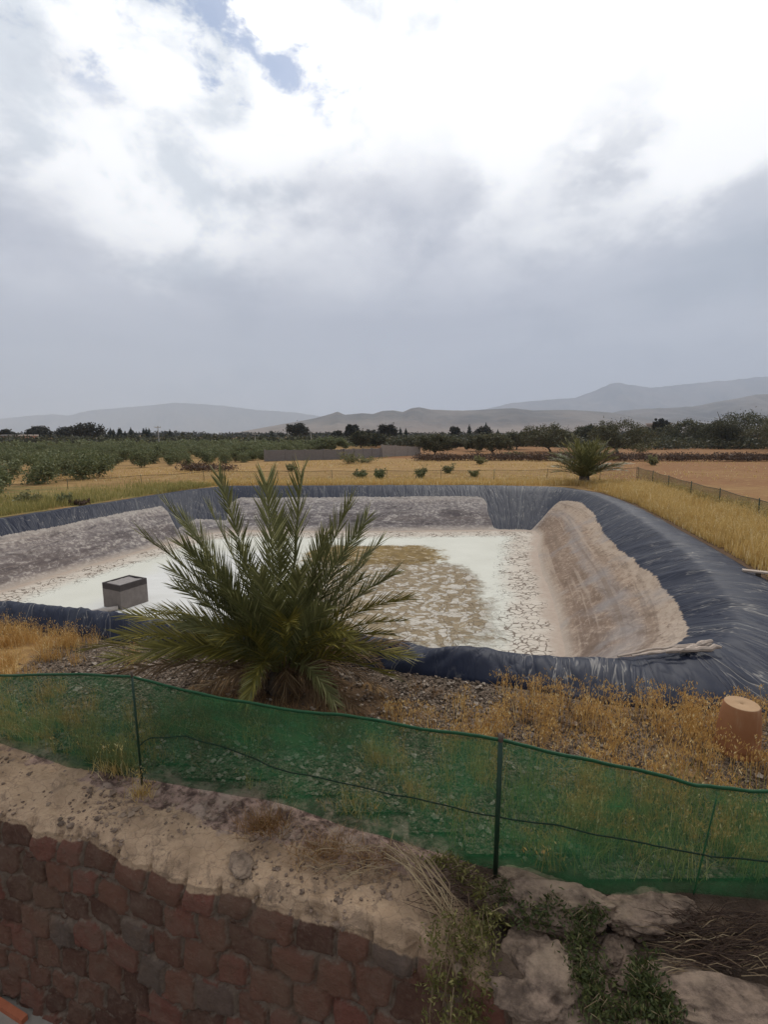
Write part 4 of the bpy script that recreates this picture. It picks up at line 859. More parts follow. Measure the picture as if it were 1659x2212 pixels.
# shrubs in the dry field
def shrub(px, by_, h_px, w_px, label, m_=M_bush, seed=0, name='shrub', per=9):
    b = at(px, by_, 0.0); d = b.y; h = h_px * d / F * .8; wd = w_px * d / F / 2 * 1.1; rs = np.random.RandomState(seed); root = empty(name, (b.x, b.y, float(gz(b.x, b.y))), label, 'shrub')
    mb = MB(); ml_ = MB()
    for i in range(15):
        a = rs.uniform(0, 6.28); e_ = np.array([math.cos(a) * wd * rs.uniform(.2, 1), math.sin(a) * wd * rs.uniform(.2, 1), h * rs.uniform(.45, 1)]); tube(mb, [(0, 0, -.03), e_ * .5 + np.array([0, 0, .03]), e_], [.012, .009, .004], 4)
        for t in np.linspace(.3, 1, 9): ml_.add(*cards(e_ * t + rs.normal(size=(per // 3, 3)) * .13 * h * np.array([1, 1, .7]), (.03 + .0012 * d), rs, 3.4))
    mb.build('stem', M_twig, root); ml_.build('foliage', m_, root)
for i, a in enumerate(((755, 1002, 32, 60, 'dense green shrub against the grey block wall'), (790, 1000, 20, 90, 'low dark bush spreading right of the dense green shrub'), (780, 1033, 24, 34, 'low grey green shrub in the gold field left of its taller neighbour'), (822, 1035, 30, 30, 'rounded grey green shrub in the centre of the gold field'),
                            (908, 1033, 30, 26, 'feathery upright shrub right of the centre of the gold field'), (967, 1022, 24, 28, 'spiky little shrub in the gold field, below the wide low olive'), (1038, 1003, 20, 40, 'spreading green shrub on the field edge below the forked olive'), (1022, 1030, 18, 22, 'faint small shrub behind the far fence right of centre'),
                            (628, 1018, 18, 24, 'pale green shrub above the tallest palm fronds'), (1412, 1005, 26, 26, 'round green bush on the gold strip near the corner of the fence'), (1388, 980, 34, 66, 'wide grey green bush right of the far palm beneath the olives'), (1115, 985, 12, 60, 'low grey bush on the red soil'), (1220, 990, 22, 40, 'dark bush behind the far palm'),
                            (141, 1088, 26, 34, 'grey green weed clump beside the left rim of the pond'), (60, 1088, 34, 60, 'pale weedy clump at the left rim of the pond'))):
    shrub(*a, m_=M_bush if i not in (3, 2, 13) else M_olive, seed=40 + i)
shrub(172, 1090, 12, 50, 'purple brown dry clump beside the left rim of the pond', M_brush, 80)
sap = at(1297, 992, 0); r_ = empty('sapling', sap, 'thin pale bare stem standing right of the far palm', 'sapling'); mb = MB(); tube(mb, [(0, 0, 0), (.03, 0, .9), (.0, 0, 1.9)], [.05, .04, .02], 6); mb.build('trunk', M_pole, r_)
mb = MB(); mb.add(*cards(np.random.RandomState(2).normal(size=(60, 3)) * .22 + np.array([0, 0, 1.9]), .12, np.random.RandomState(2))); mb.build('crown', M_bush, r_)

# ------------------------------------------------------------ walls, building, poles
def box_mb(mb, x0, x1, y0, y1, z0, z1): mb.add([(x, y, z) for x in (x0, x1) for y in (y0, y1) for z in (z0, z1)], [(0, 1, 3, 2), (4, 6, 7, 5), (0, 4, 5, 1), (2, 3, 7, 6), (0, 2, 6, 4), (1, 5, 7, 3)])
def wallrun(p, q, h0, h1, m_, label, name='block_wall'):
    p = Vector((*p, 0)); q = Vector((*q, 0)); L_ = (q - p).length; root = empty(name, p, label, 'wall', rz=math.atan2(q.y - p.y, q.x - p.x))
    mb = MB(); k = int(L_ / 2.6) + 1; xs = np.linspace(0, L_, k * 4 + 1); V = []; 
    top = h0 + (h1 - h0) * xs / L_ + .05 * (np.random.RandomState(k).rand(len(xs)) - .5)
    for y in (-.1, .1): V += [(x, y, -.2) for x in xs] + [(x, y, t) for x, t in zip(xs, top)]
    nn = len(xs); F_ = []
    for i in range(nn - 1): F_ += [(i, i + 1, nn + i + 1, nn + i), (2 * nn + i + 1, 2 * nn + i, 3 * nn + i, 3 * nn + i + 1), (nn + i, nn + i + 1, 3 * nn + i + 1, 3 * nn + i)]
    F_ += [(0, nn, 3 * nn, 2 * nn), (nn - 1, 3 * nn - 1, 4 * nn - 1, 2 * nn - 1)]
    mb.add(V, F_); mb.build('wall_panel', m_, root)
    for x in np.linspace(0, L_, k + 1): 
        mb = MB(); box_mb(mb, x - .10, x + .10, -.14, .14, -.2, np.interp(x, xs, top) + .06); mb.build('pillar', m_, root)
a, b = at(573, 996), at(738, 991); 
wallrun(a[:2], b[:2], 1.2, 1.15, M_wallgrey, 'long grey concrete block wall left of the dense green shrub')
c = at(821, 986); wallrun((b.x + .3, b.y + .05), c[:2], 1.15, 1.1, M_wallgrey, 'darker stretch of block wall behind the dense green shrub')
e = at(904, 977); wallrun((c.x + .3, c.y + .2), (5.2, 74), 1.55, 1.15, M_walltan, 'pale rendered wall stretch left of the wide low olive')
def house(px0, px1, top, Y, m_, label, rise=0):
    x0, x1 = at(px0, 938, Y=Y).x, at(px1, 938, Y=Y).x; h = at(px0, top, Y=Y).z; root = empty('house', (x0, Y, 0), label, 'house'); w_ = x1 - x0
    mb = MB(); box_mb(mb, 0, w_, 0, 9, 0, h); mb.build('wall', m_, root)
    mb = MB(); box_mb(mb, -.3, w_ + .3, -.3, 9.3, h, h + .45); mb.build('roof', M_roof, root)
    for k in range(max(2, int(w_ / 4))):
        x = (k + .5) * w_ / max(2, int(w_ / 4)); mb = MB(); box_mb(mb, x - .5, x + .5, -.05, -.01, h * .45, h * .45 + 1.2); mb.build('window', M_dkwin, root)
house(-60, 34, 942, 150, M_build, 'low orange terracotta building at the left edge of the horizon')
house(1424, 1449, 916, 180, M_walltan, 'small pinkish far house with pale roof above the right hand olives')
def pole(px, top, Y, label, r=.14):
    p = at(px, 938, Y=Y); h = at(px, top, Y=Y).z; root = empty('utility_pole', (p.x, Y, 0), label, 'utility pole'); mb = MB(); tube(mb, [(0, 0, 0), (-.1, 0, h)], [r, r * .6], 8); mb.build('shaft', M_pole, root)
    mb = MB(); tube(mb, [(-.8, 0, h * .93), (.6, 0, h * .93)], .07, 5); mb.build('crossarm', M_pole, root)
    mb = MB()
    for x in (-.7, 0, .5): tube(mb, [(x, 0, h * .93), (x, 0, h * .93 + .25)], .05, 5)
    mb.build('insulator', M_pole, root)
pole(342, 920, 112, 'pale concrete utility pole right of the cypress row'); pole(551, 936, 125, 'short pale pole in the tree belt left of the block wall', .1); pole(672, 931, 125, 'pale pole above the orchard left of the twin peaked tree', .11)

# ------------------------------------------------------------ hills
def hills(name, prof_, Y, depth, label, seed, rough=1.0, base=-20):
    pr = np.array(prof_, float); pxs = np.linspace(pr[0, 0], pr[-1, 0], 420); tops = np.interp(pxs, pr[:, 0], pr[:, 1]); xs = np.array([at(p, 938, Y=Y).x for p in pxs]); hs = np.array([at(p, t, Y=Y).z for p, t in zip(pxs, tops)])
    v = np.linspace(-1, 1.0, 70); XX = xs[:, None] * (1 + v[None] * depth / Y); YY = Y + v[None] * depth + 0 * xs[:, None]
    sh = np.clip(1 - np.abs(v), 0, 1) ** .8
    er = ridged(XX / (depth * .28) + seed, YY / (depth * .45) + seed, 6)
    HH = hs[:, None] * sh[None] * (1 - .8 * rough * (1 - er) * (1 - sh[None] ** 3)) + hs[:, None] * .05 * fbm(XX / 120, YY / 120, 4) * rough
    mb = MB(); mb.add(np.stack([XX, YY, HH + base * (1 - sh[None])], -1), grid_faces(len(xs), 70)); return tag(mb.build(name, M_hill, smooth=True), label, kind='structure')
hills('hills', [(380, 945), (500, 936), (560, 925), (620, 914), (680, 903), (715, 893), (730, 888), (745, 895), (780, 892), (805, 894), (825, 887), (850, 886), (870, 889), (890, 880), (905, 878), (930, 883), (1000, 886), (1080, 881), (1106, 880), (1150, 886), (1200, 885), (1240, 885), (1310, 890), (1400, 903), (1480, 906), (1560, 914), (1800, 925)], 2600, 900, 'brown scrub covered hills in the middle distance', 1)
hills('hills', [(1150, 935), (1300, 896), (1340, 886), (1420, 880), (1490, 878), (1540, 868), (1600, 855), (1625, 850), (1660, 850), (1750, 838), (1900, 825), (2100, 850)], 3400, 900, 'grey hills rising at the right edge', 5)
hills('mountains', [(900, 905), (1000, 895), (1100, 870), (1180, 862), (1240, 858), (1280, 842), (1310, 828), (1330, 824), (1350, 829), (1400, 836), (1470, 828), (1560, 820), (1700, 805), (1900, 800), (2200, 830)], 8000, 1500, 'faint blue mountains in haze at right', 9, .6)
hills('mountains', [(-400, 905), (-100, 920), (0, 905), (60, 898), (120, 894), (150, 897), (200, 885), (270, 880), (330, 874), (380, 869), (430, 871), (480, 875), (560, 885), (640, 890), (700, 900), (800, 905), (900, 890), (1000, 905), (1100, 925)], 10200, 500, 'faint blue mountains in haze at left', 13, .6)

# ------------------------------------------------------------ pebbles and grasses
rs = np.random.RandomState(21)
k = 30000; x = rs.uniform(-4.9, 4.6, k); y = rs.uniform(2.9, 7.6, k)
ok = (y > yb(x) + .10 + .12 * fbm(x * 3, x * 0, 3)) & ~inside(OUT[::6] + 0, x, y); nn_ = fbm(x * 1.1, y * 1.1, 3)
dens = np.where(x > 1.4, .35, 1.0) * np.where(x < -4.2, .2, 1) ; dens = dens * (1 - .85 * np.exp(-((x + 1.1) / 1.1) ** 2 - ((y - 5.2) / .6) ** 2)); ok &= rs.rand(k) < dens
x, y = x[ok], y[ok]; k = len(x); v0 = np.array([(1, 0, 0), (-1, 0, 0), (0, 1, 0), (0, -1, 0), (0, 0, 1), (0, 0, -1.0)]); f0 = np.array([(0, 2, 4), (2, 1, 4), (1, 3, 4), (3, 0, 4), (2, 0, 5), (1, 2, 5), (3, 1, 5), (0, 3, 5)])
v0 = np.concatenate([v0, [(.75, .75, .5), (-.75, .7, .45), (-.7, -.75, .5), (.7, -.7, .5)]]); f0 = np.array([(0, 6, 4), (6, 2, 4), (2, 7, 4), (7, 1, 4), (1, 8, 4), (8, 3, 4), (3, 9, 4), (9, 0, 4), (0, 5, 2), (0, 2, 6), (2, 5, 1), (2, 1, 7), (1, 5, 3), (1, 3, 8), (3, 5, 0), (3, 0, 9)])
sz = rs.gamma(3, .0042, k).clip(.005, .034); rot = rs.uniform(0, 6.28, k); V = v0[None] * (sz[:, None, None] * rs.uniform(.65, 1.2, (k, 1, 3))) * rs.uniform(.8, 1.2, (k, 10, 3)); c_, s_ = np.cos(rot)[:, None], np.sin(rot)[:, None]
tl = rs.uniform(-.5, .5, k)[:, None]; VX = V[..., 0] * c_ - V[..., 1] * s_; VY = V[..., 0] * s_ + V[..., 1] * c_; VZ = V[..., 2] * .8 + VX * tl
V = np.stack([VX + x[:, None], VY + y[:, None], VZ + gz(x, y)[:, None] + sz[:, None] * .35], -1); mb = MB(); mb.add(V, (f0[None] + 10 * np.arange(k)[:, None, None]).reshape(-1, 3))
tag(mb.build('gravel', M_pebble), 'grey gravel spread between the netting fence and the pond rim', 'gravel', kind='stuff')

def blades(x, y, z, h, w_, rs, lean=.35, az=None):
    k = len(x); a = rs.uniform(0, 6.28, k); l = rs.uniform(0, lean, k) * h; dx, dy = np.cos(a) * l, np.sin(a) * l; b = rs.uniform(0, 6.28, k); wx_, wy_ = np.cos(b) * w_, np.sin(b) * w_
    P0 = np.stack([x - wx_, y - wy_, z], -1); P1 = np.stack([x + wx_, y + wy_, z], -1); P2 = np.stack([x + dx * .45 + wx_ * .8, y + dy * .45 + wy_ * .8, z + h * .6], -1); P3 = np.stack([x + dx * .45 - wx_ * .8, y + dy * .45 - wy_ * .8, z + h * .6], -1)
    P4 = np.stack([x + dx * 1.1, y + dy * 1.1, z + h * rs.uniform(.9, 1, k)], -1); V = np.stack([P0, P1, P2, P3, P4], 1).reshape(-1, 3); i = np.arange(k)[:, None] * 5
    return V, i + np.array([[0, 1, 2, 3]]), i + np.array([[3, 2, 4]]), P4
def add_blades(mb, *a, **kw):
    V, q, t, P4 = blades(*a, **kw); mb.add(V, q); mb.f.append(t + mb.n - len(V)); return P4
def oats(mb, x, y, z, h, rs, heads=7, sc=1.0):
    tips = add_blades(mb, x, y, z, h, .0022 * sc + 0 * h, rs, lean=.4)
    k = len(x); idx = np.repeat(np.arange(k), heads); P = tips[idx] + np.stack([rs.normal(0, .022, len(idx)), rs.normal(0, .022, len(idx)), -rs.uniform(0, .30, len(idx)) * h[idx] * .5], -1) * np.array([sc, sc, 1])
    d = np.stack([rs.normal(0, .45, len(idx)), rs.normal(0, .45, len(idx)), -np.ones(len(idx))], -1); d /= np.linalg.norm(d, axis=1)[:, None]; w_ = np.cross(d, rs.normal(size=(len(idx), 3))); w_ /= np.linalg.norm(w_, axis=1)[:, None]
    s = (.013 * sc * rs.uniform(.7, 1.3, len(idx)))[:, None]; V = np.stack([P - d * s, P + w_ * s * .28, P + d * s, P - w_ * s * .28], 1).reshape(-1, 3); mb.add(V, np.arange(len(V)).reshape(-1, 4))
def field(n_, fx, rs): pass
# golden strip between right rim and fence
rs = np.random.RandomState(31); mb = MB(); RX = np.array(rp)[::-1]
k = 60000; y = rs.uniform(7.5, 31, k) ; y = 7.5 + (y - 7.5) ** 1.0; ox = np.interp(y, [5, 8.6, 12.3, 16, 21.2, 25.6, 28.7, 31], [6.8, 7.5, 8.65, 9.55, 10.75, 11.2, 11.2, 11.0]); fx_ = np.interp(y, RX[:, 1], RX[:, 0])
x = ox + .12 + (fx_ + .6 - ox) * rs.rand(k); nn_ = fbm(x * .8, y * .8, 3); keep = rs.rand(k) < (.72 + nn_ * 1.2) * (1 - .75 * sstep(y, 25, 29)); x, y = x[keep], y[keep]; h = rs.uniform(.25, .62, len(x)) * (1 + .6 * fbm(x, y, 2)) * np.interp(y, [7, 20, 30], [1.0, 1.0, .7]) * (.4 + .6 * sstep(x - np.interp(y, [5, 8.6, 12.3, 16, 21.2, 25.6, 28.7, 31], [6.8, 7.5, 8.65, 9.55, 10.75, 11.2, 11.2, 11.0]), 0, .7))
add_blades(mb, x, y, gz(x, y), h, .004 + .00035 * y, rs)
k2 = 5000; oats(mb, x[:k2], y[:k2], gz(x, y)[:k2], h[:k2] * 1.25, rs, 6, 1.8)
tag(mb.build('dry_grass', M_straw), 'dense golden dry grass between the right rim and the netting fence', 'grass', kind='stuff')
# far edge and left edge
mb = MB(); k = 26000; x = rs.uniform(-11, 14.5, k); y = 29.35 + np.abs(rs.normal(0, 1.7, k)); keep = (rs.rand(k) < .7 + fbm(x * .6, y * .6, 3) * 1.5) & (np.hypot(x - 12.3, y - 30.6) > .5); x, y = x[keep], y[keep]; h = rs.uniform(.08, .34, len(x)) * (1 + .8 * fbm(x * .7, y, 2)); add_blades(mb, x, y, gz(x, y), h, .011 + 0 * h, rs)
tag(mb.build('dry_grass', M_straw), 'straw coloured grass along the far rim of the pond', 'grass', kind='stuff')
mb = MB(); k = 26000; t = rs.uniform(0, 1, k); x = np.interp(t, [0, .35, .7, 1], [-9.6, -12.3, -14.2, -15.5]); y = np.interp(t, [0, .35, .7, 1], [29.2, 23, 17.9, 12]); off = np.abs(rs.normal(0, 2.4, k)) + .1; x = x - off * .92; y = y + off * .35; keep = rs.rand(k) < .7 + fbm(x * .5, y * .5, 3) * 1.8; x, y = x[keep], y[keep]; h = rs.uniform(.08, .40, len(x)) * (1 + .8 * fbm(x * .7, y, 2)); add_blades(mb, x, y, gz(x, y), h, .009 + 0 * h, rs)
tag(mb.build('dry_grass', M_straw_g), 'greenish half dry grass along the left rim of the pond', 'grass', kind='stuff')
mb = MB(); k = 30000; x = rs.uniform(-40, 44, k); y = rs.uniform(32, 58, k); keep = (rs.rand(k) < 1 - .7 * sstep(x, 14, 24)) & (rs.rand(k) < .45 + fbm(x * .22, y * .4, 4) * 2.2) & ~((x < -12) & (y > 45)); x, y = x[keep], y[keep]; h = rs.uniform(.05, .20, len(x)); add_blades(mb, x, y, gz(x, y), h, .024 + 0 * h, rs, lean=.9)
tag(mb.build('dry_grass', M_straw), 'short patchy dry grass over the field beyond the far fence', 'grass', kind='stuff')
# near oats, right of the palm
def patch(cx, cy, sx__, sy__, k):
    c = np.stack([rs.normal(cx, sx__, k // 14 + 1), rs.normal(cy, sy__, k // 14 + 1)], -1)
    return c[rs.randint(0, len(c), k)] + rs.normal(0, .055, (k, 2))
def patch_(cx, cy, sx__, sy__, k): return np.stack([rs.normal(cx, sx__, k), rs.normal(cy, sy__, k)], -1)
def near_ok(p): return (p[:, 1] > yb(p[:, 0]) + .05) & ~inside(OUT[::6], p[:, 0], p[:, 1])
P_ = np.concatenate([patch(2.6, 4.5, .9, .35, 420), patch(3.6, 4.4, .7, .45, 450), patch(1.6, 4.75, .4, .35, 130), patch(.95, 4.6, .25, .25, 110), patch(2.2, 3.5, .8, .4, 650), patch(3.2, 3.4, .6, .4, 350), patch(.35, 4.7, .15, .15, 60), patch(1.9, 5.2, .6, .15, 260), patch(3.5, 4.9, .6, .15, 300)]); P_ = P_[near_ok(P_)]
mb = MB(); k = len(P_); oats(mb, P_[:, 0], P_[:, 1], gz(P_[:, 0], P_[:, 1]), rs.uniform(.12, .36, k), rs, 9, 1.25); P2 = P_ + rs.normal(0, .06, P_.shape); P2 = P2[near_ok(P2)]; P2 = P2[::2]; add_blades(mb, P2[:, 0], P2[:, 1], gz(P2[:, 0], P2[:, 1]), rs.uniform(.05, .22, len(P2)), .0028 + 0 * P2[:, 0], rs, lean=.9)
tag(mb.build('wild_oats', M_oat), 'dry yellow wild oats growing through the gravel around the clay pot', 'grass', kind='stuff')
P_ = np.concatenate([patch(-5.6, 6.7, .8, .7, 1500), patch(-4.9, 5.3, .6, .5, 500), patch(-2.75, 4.2, .35, .18, 420), patch(-3.6, 4.7, .5, .3, 420), patch(.4, 3.9, .8, .3, 260)]); P_ = P_[near_ok(P_)]; mb = MB(); oats(mb, P_[:, 0], P_[:, 1], gz(P_[:, 0], P_[:, 1]), rs.uniform(.10, .34, len(P_)), rs, 5)
P2 = np.repeat(P_, 3, 0) + rs.normal(0, .05, (len(P_) * 3, 2)); P2 = P2[near_ok(P2)]; add_blades(mb, P2[:, 0], P2[:, 1], gz(P2[:, 0], P2[:, 1]), rs.uniform(.05, .2, len(P2)), .003 + 0 * P2[:, 0], rs, lean=.9)
tag(mb.build('wild_oats', M_oat), 'dry yellow wild oats left of the palm and behind the left of the netting', 'grass', kind='stuff')
P_ = np.concatenate([patch(-1.9, 4.9, .35, .25, 1600), patch(-1.2, 4.8, .5, .2, 1200), patch(.3, 5.3, .3, .3, 200), patch(1.9, 4.95, .35, .2, 500)]); P_ = P_[near_ok(P_)]; mb = MB(); add_blades(mb, P_[:, 0], P_[:, 1], gz(P_[:, 0], P_[:, 1]), rs.uniform(.04, .15, len(P_)), .003 + 0 * P_[:, 0], rs, lean=1.6)
tag(mb.build('dry_grass', M_straw_o), 'matted orange brown dry grass under the palm', 'grass', kind='stuff')
P_ = np.concatenate([patch(2.2, 3.35, .7, .28, 2400), patch(1.2, 3.5, .4, .3, 500)]); P_ = P_[near_ok(P_)]; mb = MB(); add_blades(mb, P_[:, 0], P_[:, 1], gz(P_[:, 0], P_[:, 1]), rs.uniform(.08, .3, len(P_)), .0028 + 0 * P_[:, 0], rs, lean=.7)
tag(mb.build('green_grass', M_straw_g), 'green and yellow grass seen through the right half of the netting', 'grass', kind='stuff')

# ------------------------------------------------------------ tufts and weeds on the wall top
def tuft(px, py, k, r_, h, m_, label, lean=1.2, flat=False, z=0.0, seed=0, w_=.002, oat=0):
    b = at(px, py, z); rs = np.random.RandomState(seed); mb = MB(); x = rs.normal(b.x, r_, k); y = rs.normal(b.y, r_ * .6, k); add_blades(mb, x, y, np.full(k, z), rs.uniform(.3, 1, k) * h, w_ + np.zeros(k), rs, lean=lean)
    if oat: oats(mb, x[:oat], y[:oat], np.full(oat, z), rs.uniform(.8, 1.2, oat) * h * 1.6, rs, 8, 1.1)
    return tag(mb.build('grass_tuft', m_, loc=tuple(b)), label, 'grass tuft')
tuft(570, 1790, 520, .085, .15, M_straw_o, 'large tangled orange dry tuft in the middle of the wall top', 1.8, seed=1, z=.01)
tuft(700, 1840, 500, .12, .10, M_straw_o, 'dry brown grass tuft behind the broken edge of the wall top', 2.4, seed=2)
tuft(305, 1720, 140, .05, .13, M_straw, 'thin dry tuft at the foot of the left fence post', 1.2, seed=3, oat=6)
tuft(250, 1665, 260, .10, .2, M_straw, 'golden dry tuft pressed against the left stretch of netting', 1.0, seed=4, oat=10)
tuft(540, 1700, 14, .03, .18, M_straw, 'few pale oat stalks in front of the netting', .5, seed=5, oat=5)
tuft(800, 1860, 300, .12, .08, M_straw_o, 'matted dry grass tuft left of the bent stems', 2.4, seed=6)
def leafy(mb, c, r_, k, s, rs, asp=3.0): mb.add(*cards(np.array(c) + rs.normal(size=(k, 3)) * np.array(r_), s, rs, asp))
# plant hanging over the wall
rs = np.random.RandomState(61); hp = at(860, 1835, .05); root = empty('hanging_plant', hp, 'straggly plant with bent straw stems and small leaves hanging over the wall end', 'plant')
stm = MB(); lv = MB()
for i in range(26):
    s0 = at(rs.uniform(820, 900), rs.uniform(1815, 1860), .04); m1 = at(rs.uniform(900, 985), rs.uniform(1900, 1960), .10); e1 = at(rs.uniform(930, 1050), rs.uniform(2010, 2130), -.05 - rs.uniform(0, .1)); q = [s0, s0.lerp(m1, .5) + Vector((0, 0, .05)), m1, m1.lerp(e1, .5) + Vector((.01, -.02, .03)), e1]
    tube(stm, [tuple(v) for v in q], [.0035, .003, .003, .0025, .0015], 4)
for i in range(60):
    px = rs.uniform(925, 1070); py = rs.uniform(1980, 2230) ; Yd = 2.62 - (py - 1980) / 250 * .30 + rs.uniform(-.04, .04); c = at(px, py, Y=Yd); leafy(lv, c, (.035, .03, .045), 34, .011, rs)
    if i % 2 == 0: tube(stm, [tuple(c + Vector((rs.uniform(-.05, .05), .03, .15))), tuple(c), tuple(c + Vector((rs.uniform(-.03, .03), -.02, -.12)))], .0016, 4)
o = stm.build('stem', M_twig); o.parent = root; o.location = -hp; o = lv.build('foliage', M_weed_y); o.parent = root; o.location = -hp
def weed(pts, label, m_, rz, seed, s=.012, k=34, sp=.035, z=-.05):
    rs = np.random.RandomState(seed); b = at(*pts[0], z); root = empty('weed', b, label, 'weed'); lv = MB(); stm = MB()
    for px, py in pts:
        for _ in range(rz):
            c = at(px + rs.normal(0, 16), py + rs.normal(0, 12), z + .02) + Vector((0, 0, rs.uniform(0, .06))); leafy(lv, c, (sp, sp, sp * .6), k, s, rs); tube(stm, [(c.x, c.y, c.z - .06), tuple(c), (c.x + rs.normal(0, .04), c.y, c.z + .05)], .0015, 3)
    o = stm.build('stem', M_twig, root); o.location = -b; o = lv.build('foliage', m_, root); o.location = -b
weed([(1110, 1960), (1150, 1985), (1195, 1975), (1240, 1995), (1080, 1935), (1280, 1985)], 'dark green creeping weed between the long pale rock and the squarish tan rock', M_weed, 9, 1)
weed([(1255, 2040), (1270, 2090), (1265, 2140), (1290, 2190)], 'green weed growing down beside the small brown rock', M_weed, 9, 2)
weed([(1370, 2130), (1420, 2170), (1360, 2200), (1440, 2210), (1395, 2100)], 'bright green weed in front of the broad pinkish rock', M_weed, 9, 3)
weed([(1000, 1890), (1040, 1930), (960, 1870), (1050, 1990)], 'yellowish weed at the foot of the right fence post', M_weed_y, 9, 4)
# dry twigs at right
def twigs(cx, cy, w_, h_, k, label, seed, m_=M_brush, z=-.05):
    rs = np.random.RandomState(seed); mb = MB(); b = at(cx, cy, z)
    for _ in range(k):
        p = at(cx + rs.uniform(-w_, w_), cy + rs.uniform(-h_, h_), z); a = rs.uniform(-.6, .6) + (3.14 if rs.rand() < .5 else 0); L_ = rs.uniform(.06, .30); e_ = p + Vector((math.cos(a) * L_, math.sin(a) * L_ * .5, rs.uniform(-.02, .08))); m1 = p.lerp(e_, .5) + Vector((0, 0, rs.uniform(0, .04))); tube(mb, [tuple(p), tuple(m1), tuple(e_)], [.003, .0025, .001], 4)
    return tag(mb.build('dry_twigs', m_, loc=tuple(b)), label, 'twigs')
twigs(1570, 2030, 110, 60, 420, 'tangle of dark dry twigs on the wall top at the right edge', 1); twigs(1560, 2060, 110, 50, 60, 'loose straw coloured twigs lying over the dark tangle', 2, M_twig); twigs(760, 1865, 90, 40, 60, 'thin pale twigs lying on the wall top left of the bent stems', 3, M_twig, .02); twigs(990, 1930, 60, 50, 110, 'brown twigs at the root of the bent stems', 4, M_brush, .0)

# ------------------------------------------------------------ things by the pond
pot_p = at(1592, 1620, 0.0); pot = empty('flower_pot', pot_p, 'upturned terracotta flower pot standing in dry oats by the near right corner', 'flower pot')
zt_ = at(1590, 1520, Y=pot_p.y).z; H_ = zt_ * 1.0
def lathe(mb, pr, sides=40):
    a = np.arange(sides) * 2 * math.pi / sides; V = np.array([[(r * math.cos(t), r * math.sin(t), z) for (r, z) in pr] for t in a]); mb.add(V, grid_faces(sides, len(pr), True)[:, ::-1])
wt_ = 69 / F * math.hypot(pot_p.y, 1.5) / 2 * 1.03; r0 = wt_ * 1.2
mb = MB(); lathe(mb, [(r0 * 1.06, 0), (r0 * 1.08, .01), (r0 * 1.08, .04), (r0 * 1.0, .05), (r0 * 1.02, .065), (r0 * 1.02, .085), (r0 * .99, .095), (r0 * .97, H_ * .5), (wt_ * 1.04, H_ * .82), (wt_ * .98, H_ * .97), (wt_ * .93, H_)]); mb.build('body', M_pot, pot, True)
mb = MB(); lathe(mb, [(wt_ * .93, H_), (wt_ * .9, H_ + .004), (wt_ * .84, H_ + .002), (wt_ * .5, H_ + .001), (.018, H_ + .001), (.012, H_ - .01), (.001, H_ - .012)]); b_ = mb.build('pot_base', M_pot2, pot, True); b_['label'] = 'pale base with a drain hole facing up'
# silt box
bx = empty('concrete_box', (-7.24, 13.2, DEPTH), 'stained grey concrete box standing on the dry pond floor', 'box', rz=R(-26))
L1, L2, HB, tk = .74, .86, .70, .05     # runs back and left from the nearest corner
mb = MB(); o4 = [(-L1, 0), (0, 0), (0, L2), (-L1, L2)]; i4 = [(-L1 + tk, tk), (-tk, tk), (-tk, L2 - tk), (-L1 + tk, L2 - tk)]
NB = 14
V = [(x, y, z) for z in np.linspace(-.02, HB, NB) for x, y in o4] ; F_ = [(4 * k + i, 4 * k + (i + 1) % 4, 4 * k + 4 + (i + 1) % 4, 4 * k + 4 + i) for k in range(NB - 1) for i in range(4)]
b0 = 4 * (NB - 1); V += [(x, y, HB) for x, y in i4] + [(x, y, HB - .06) for x, y in i4]; F_ += [(b0 + i, b0 + (i + 1) % 4, b0 + 4 + (i + 1) % 4, b0 + 4 + i) for i in range(4)] + [(b0 + 4 + i, b0 + 4 + (i + 1) % 4, b0 + 8 + (i + 1) % 4, b0 + 8 + i) for i in range(4)]
mb.add(V, F_); mb.build('box_wall', M_box, bx)
mb = MB(); gx_ = np.linspace(-L1 + tk, -tk, 14); gy_ = np.linspace(tk, L2 - tk, 14); X, Y = np.meshgrid(gx_, gy_, indexing='ij'); mb.add(np.stack([X, Y, HB - .03 + .04 * fbm(X * 6, Y * 6, 3)], -1), grid_faces(14, 14)); mb.build('silt_fill', M_mudin, bx, True)
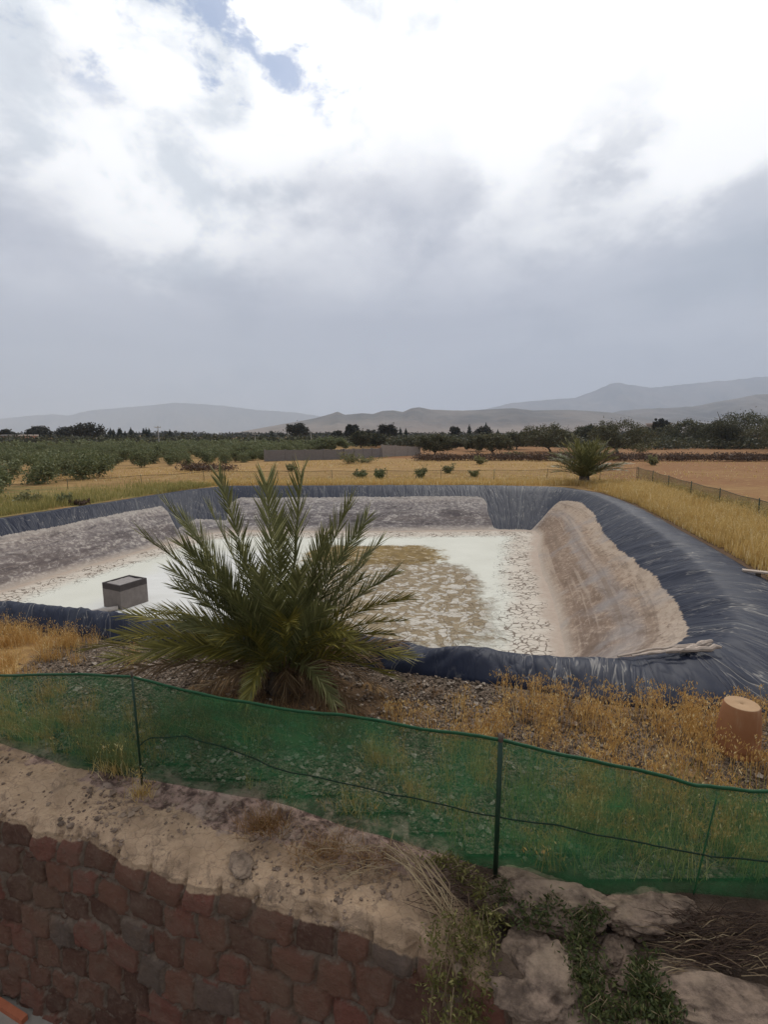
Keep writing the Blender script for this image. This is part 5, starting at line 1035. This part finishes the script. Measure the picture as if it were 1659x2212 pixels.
mb = MB(); p = [at(254, 1313, DEPTH + .07), at(230, 1317, DEPTH + .07), at(200, 1322, DEPTH + .06), at(165, 1327, DEPTH + .05), at(120, 1332, DEPTH + .05)]; tube(mb, [tuple(q) for q in p], .06, 10); tag(mb.build('drain_pipe', M_pipe, loc=tuple(p[0]), smooth=True), 'pale muddy pipe lying on the pond floor beside the concrete box', 'pipe')
# canes on the near rim
rs = np.random.RandomState(9)
for i, (a_, b_, r_, lab) in enumerate((((1335, 1416), (1500, 1392), .016, 'thin pale cane lying lowest and longest on the near rim'), ((1400, 1412), (1535, 1389), .020, 'bleached cane with its end on the far side of the bundle'), ((1470, 1406), (1538, 1386), .035, 'thick split piece of bleached wood at the upper end of the cane bundle'),
                                       ((1440, 1410), (1560, 1398), .028, 'thick bleached stick with its blunt end furthest right'), ((1365, 1415), (1480, 1403), .014, 'thinnest cane in the middle of the bundle'))):
    p0 = at(*a_, .24 + i * .012, ); p1 = at(*b_, .27 + i * .016); mb = MB(); q = [p0.lerp(p1, t) + Vector((rs.normal(0, .012), rs.normal(0, .012), rs.normal(0, .008))) for t in np.linspace(0, 1, 9)]
    tube(mb, [tuple(v) for v in q], r_ * (1 + .3 * rs.uniform(-1, 1, 9)), 7); tag(mb.build('cane', M_cane, loc=tuple(p0)), lab, 'cane', 'bleached canes lying on the near rim')
p = at(1632, 1236, .12); root = empty('plank', p, 'short weathered plank lying on the right rim of the pond', 'plank', rz=-.5); mb = MB(); box_mb(mb, -.22, .22, -.07, .07, 0, .035); mb.build('board', M_cane, root); mb = MB(); box_mb(mb, .02, .10, -.05, .05, -.10, -.001); mb.build('block', M_bark, root)

# ------------------------------------------------------------ air
mb = MB(); box_mb(mb, -14000, 14000, -2500, 10900, -25, 1500)
hz = mb.build('haze', None); tag(hz, 'thin pale blue haze over the whole plain', 'haze', kind='stuff')
m_ = bpy.data.materials.new('haze'); m_.use_nodes = True; n = NT(m_.node_tree); out = n.node('ShaderNodeOutputMaterial')
pv = n.node('ShaderNodeVolumePrincipled', {'Color': (.76, .86, 1.0, 1), 'Density': 1.7e-4, 'Anisotropy': .0}); n.l.new(pv.outputs[0], out.inputs['Volume']); hz.data.materials.append(m_)
for o in list(C.objects):       # netting keeps its transparency, nothing else to adjust
    pass
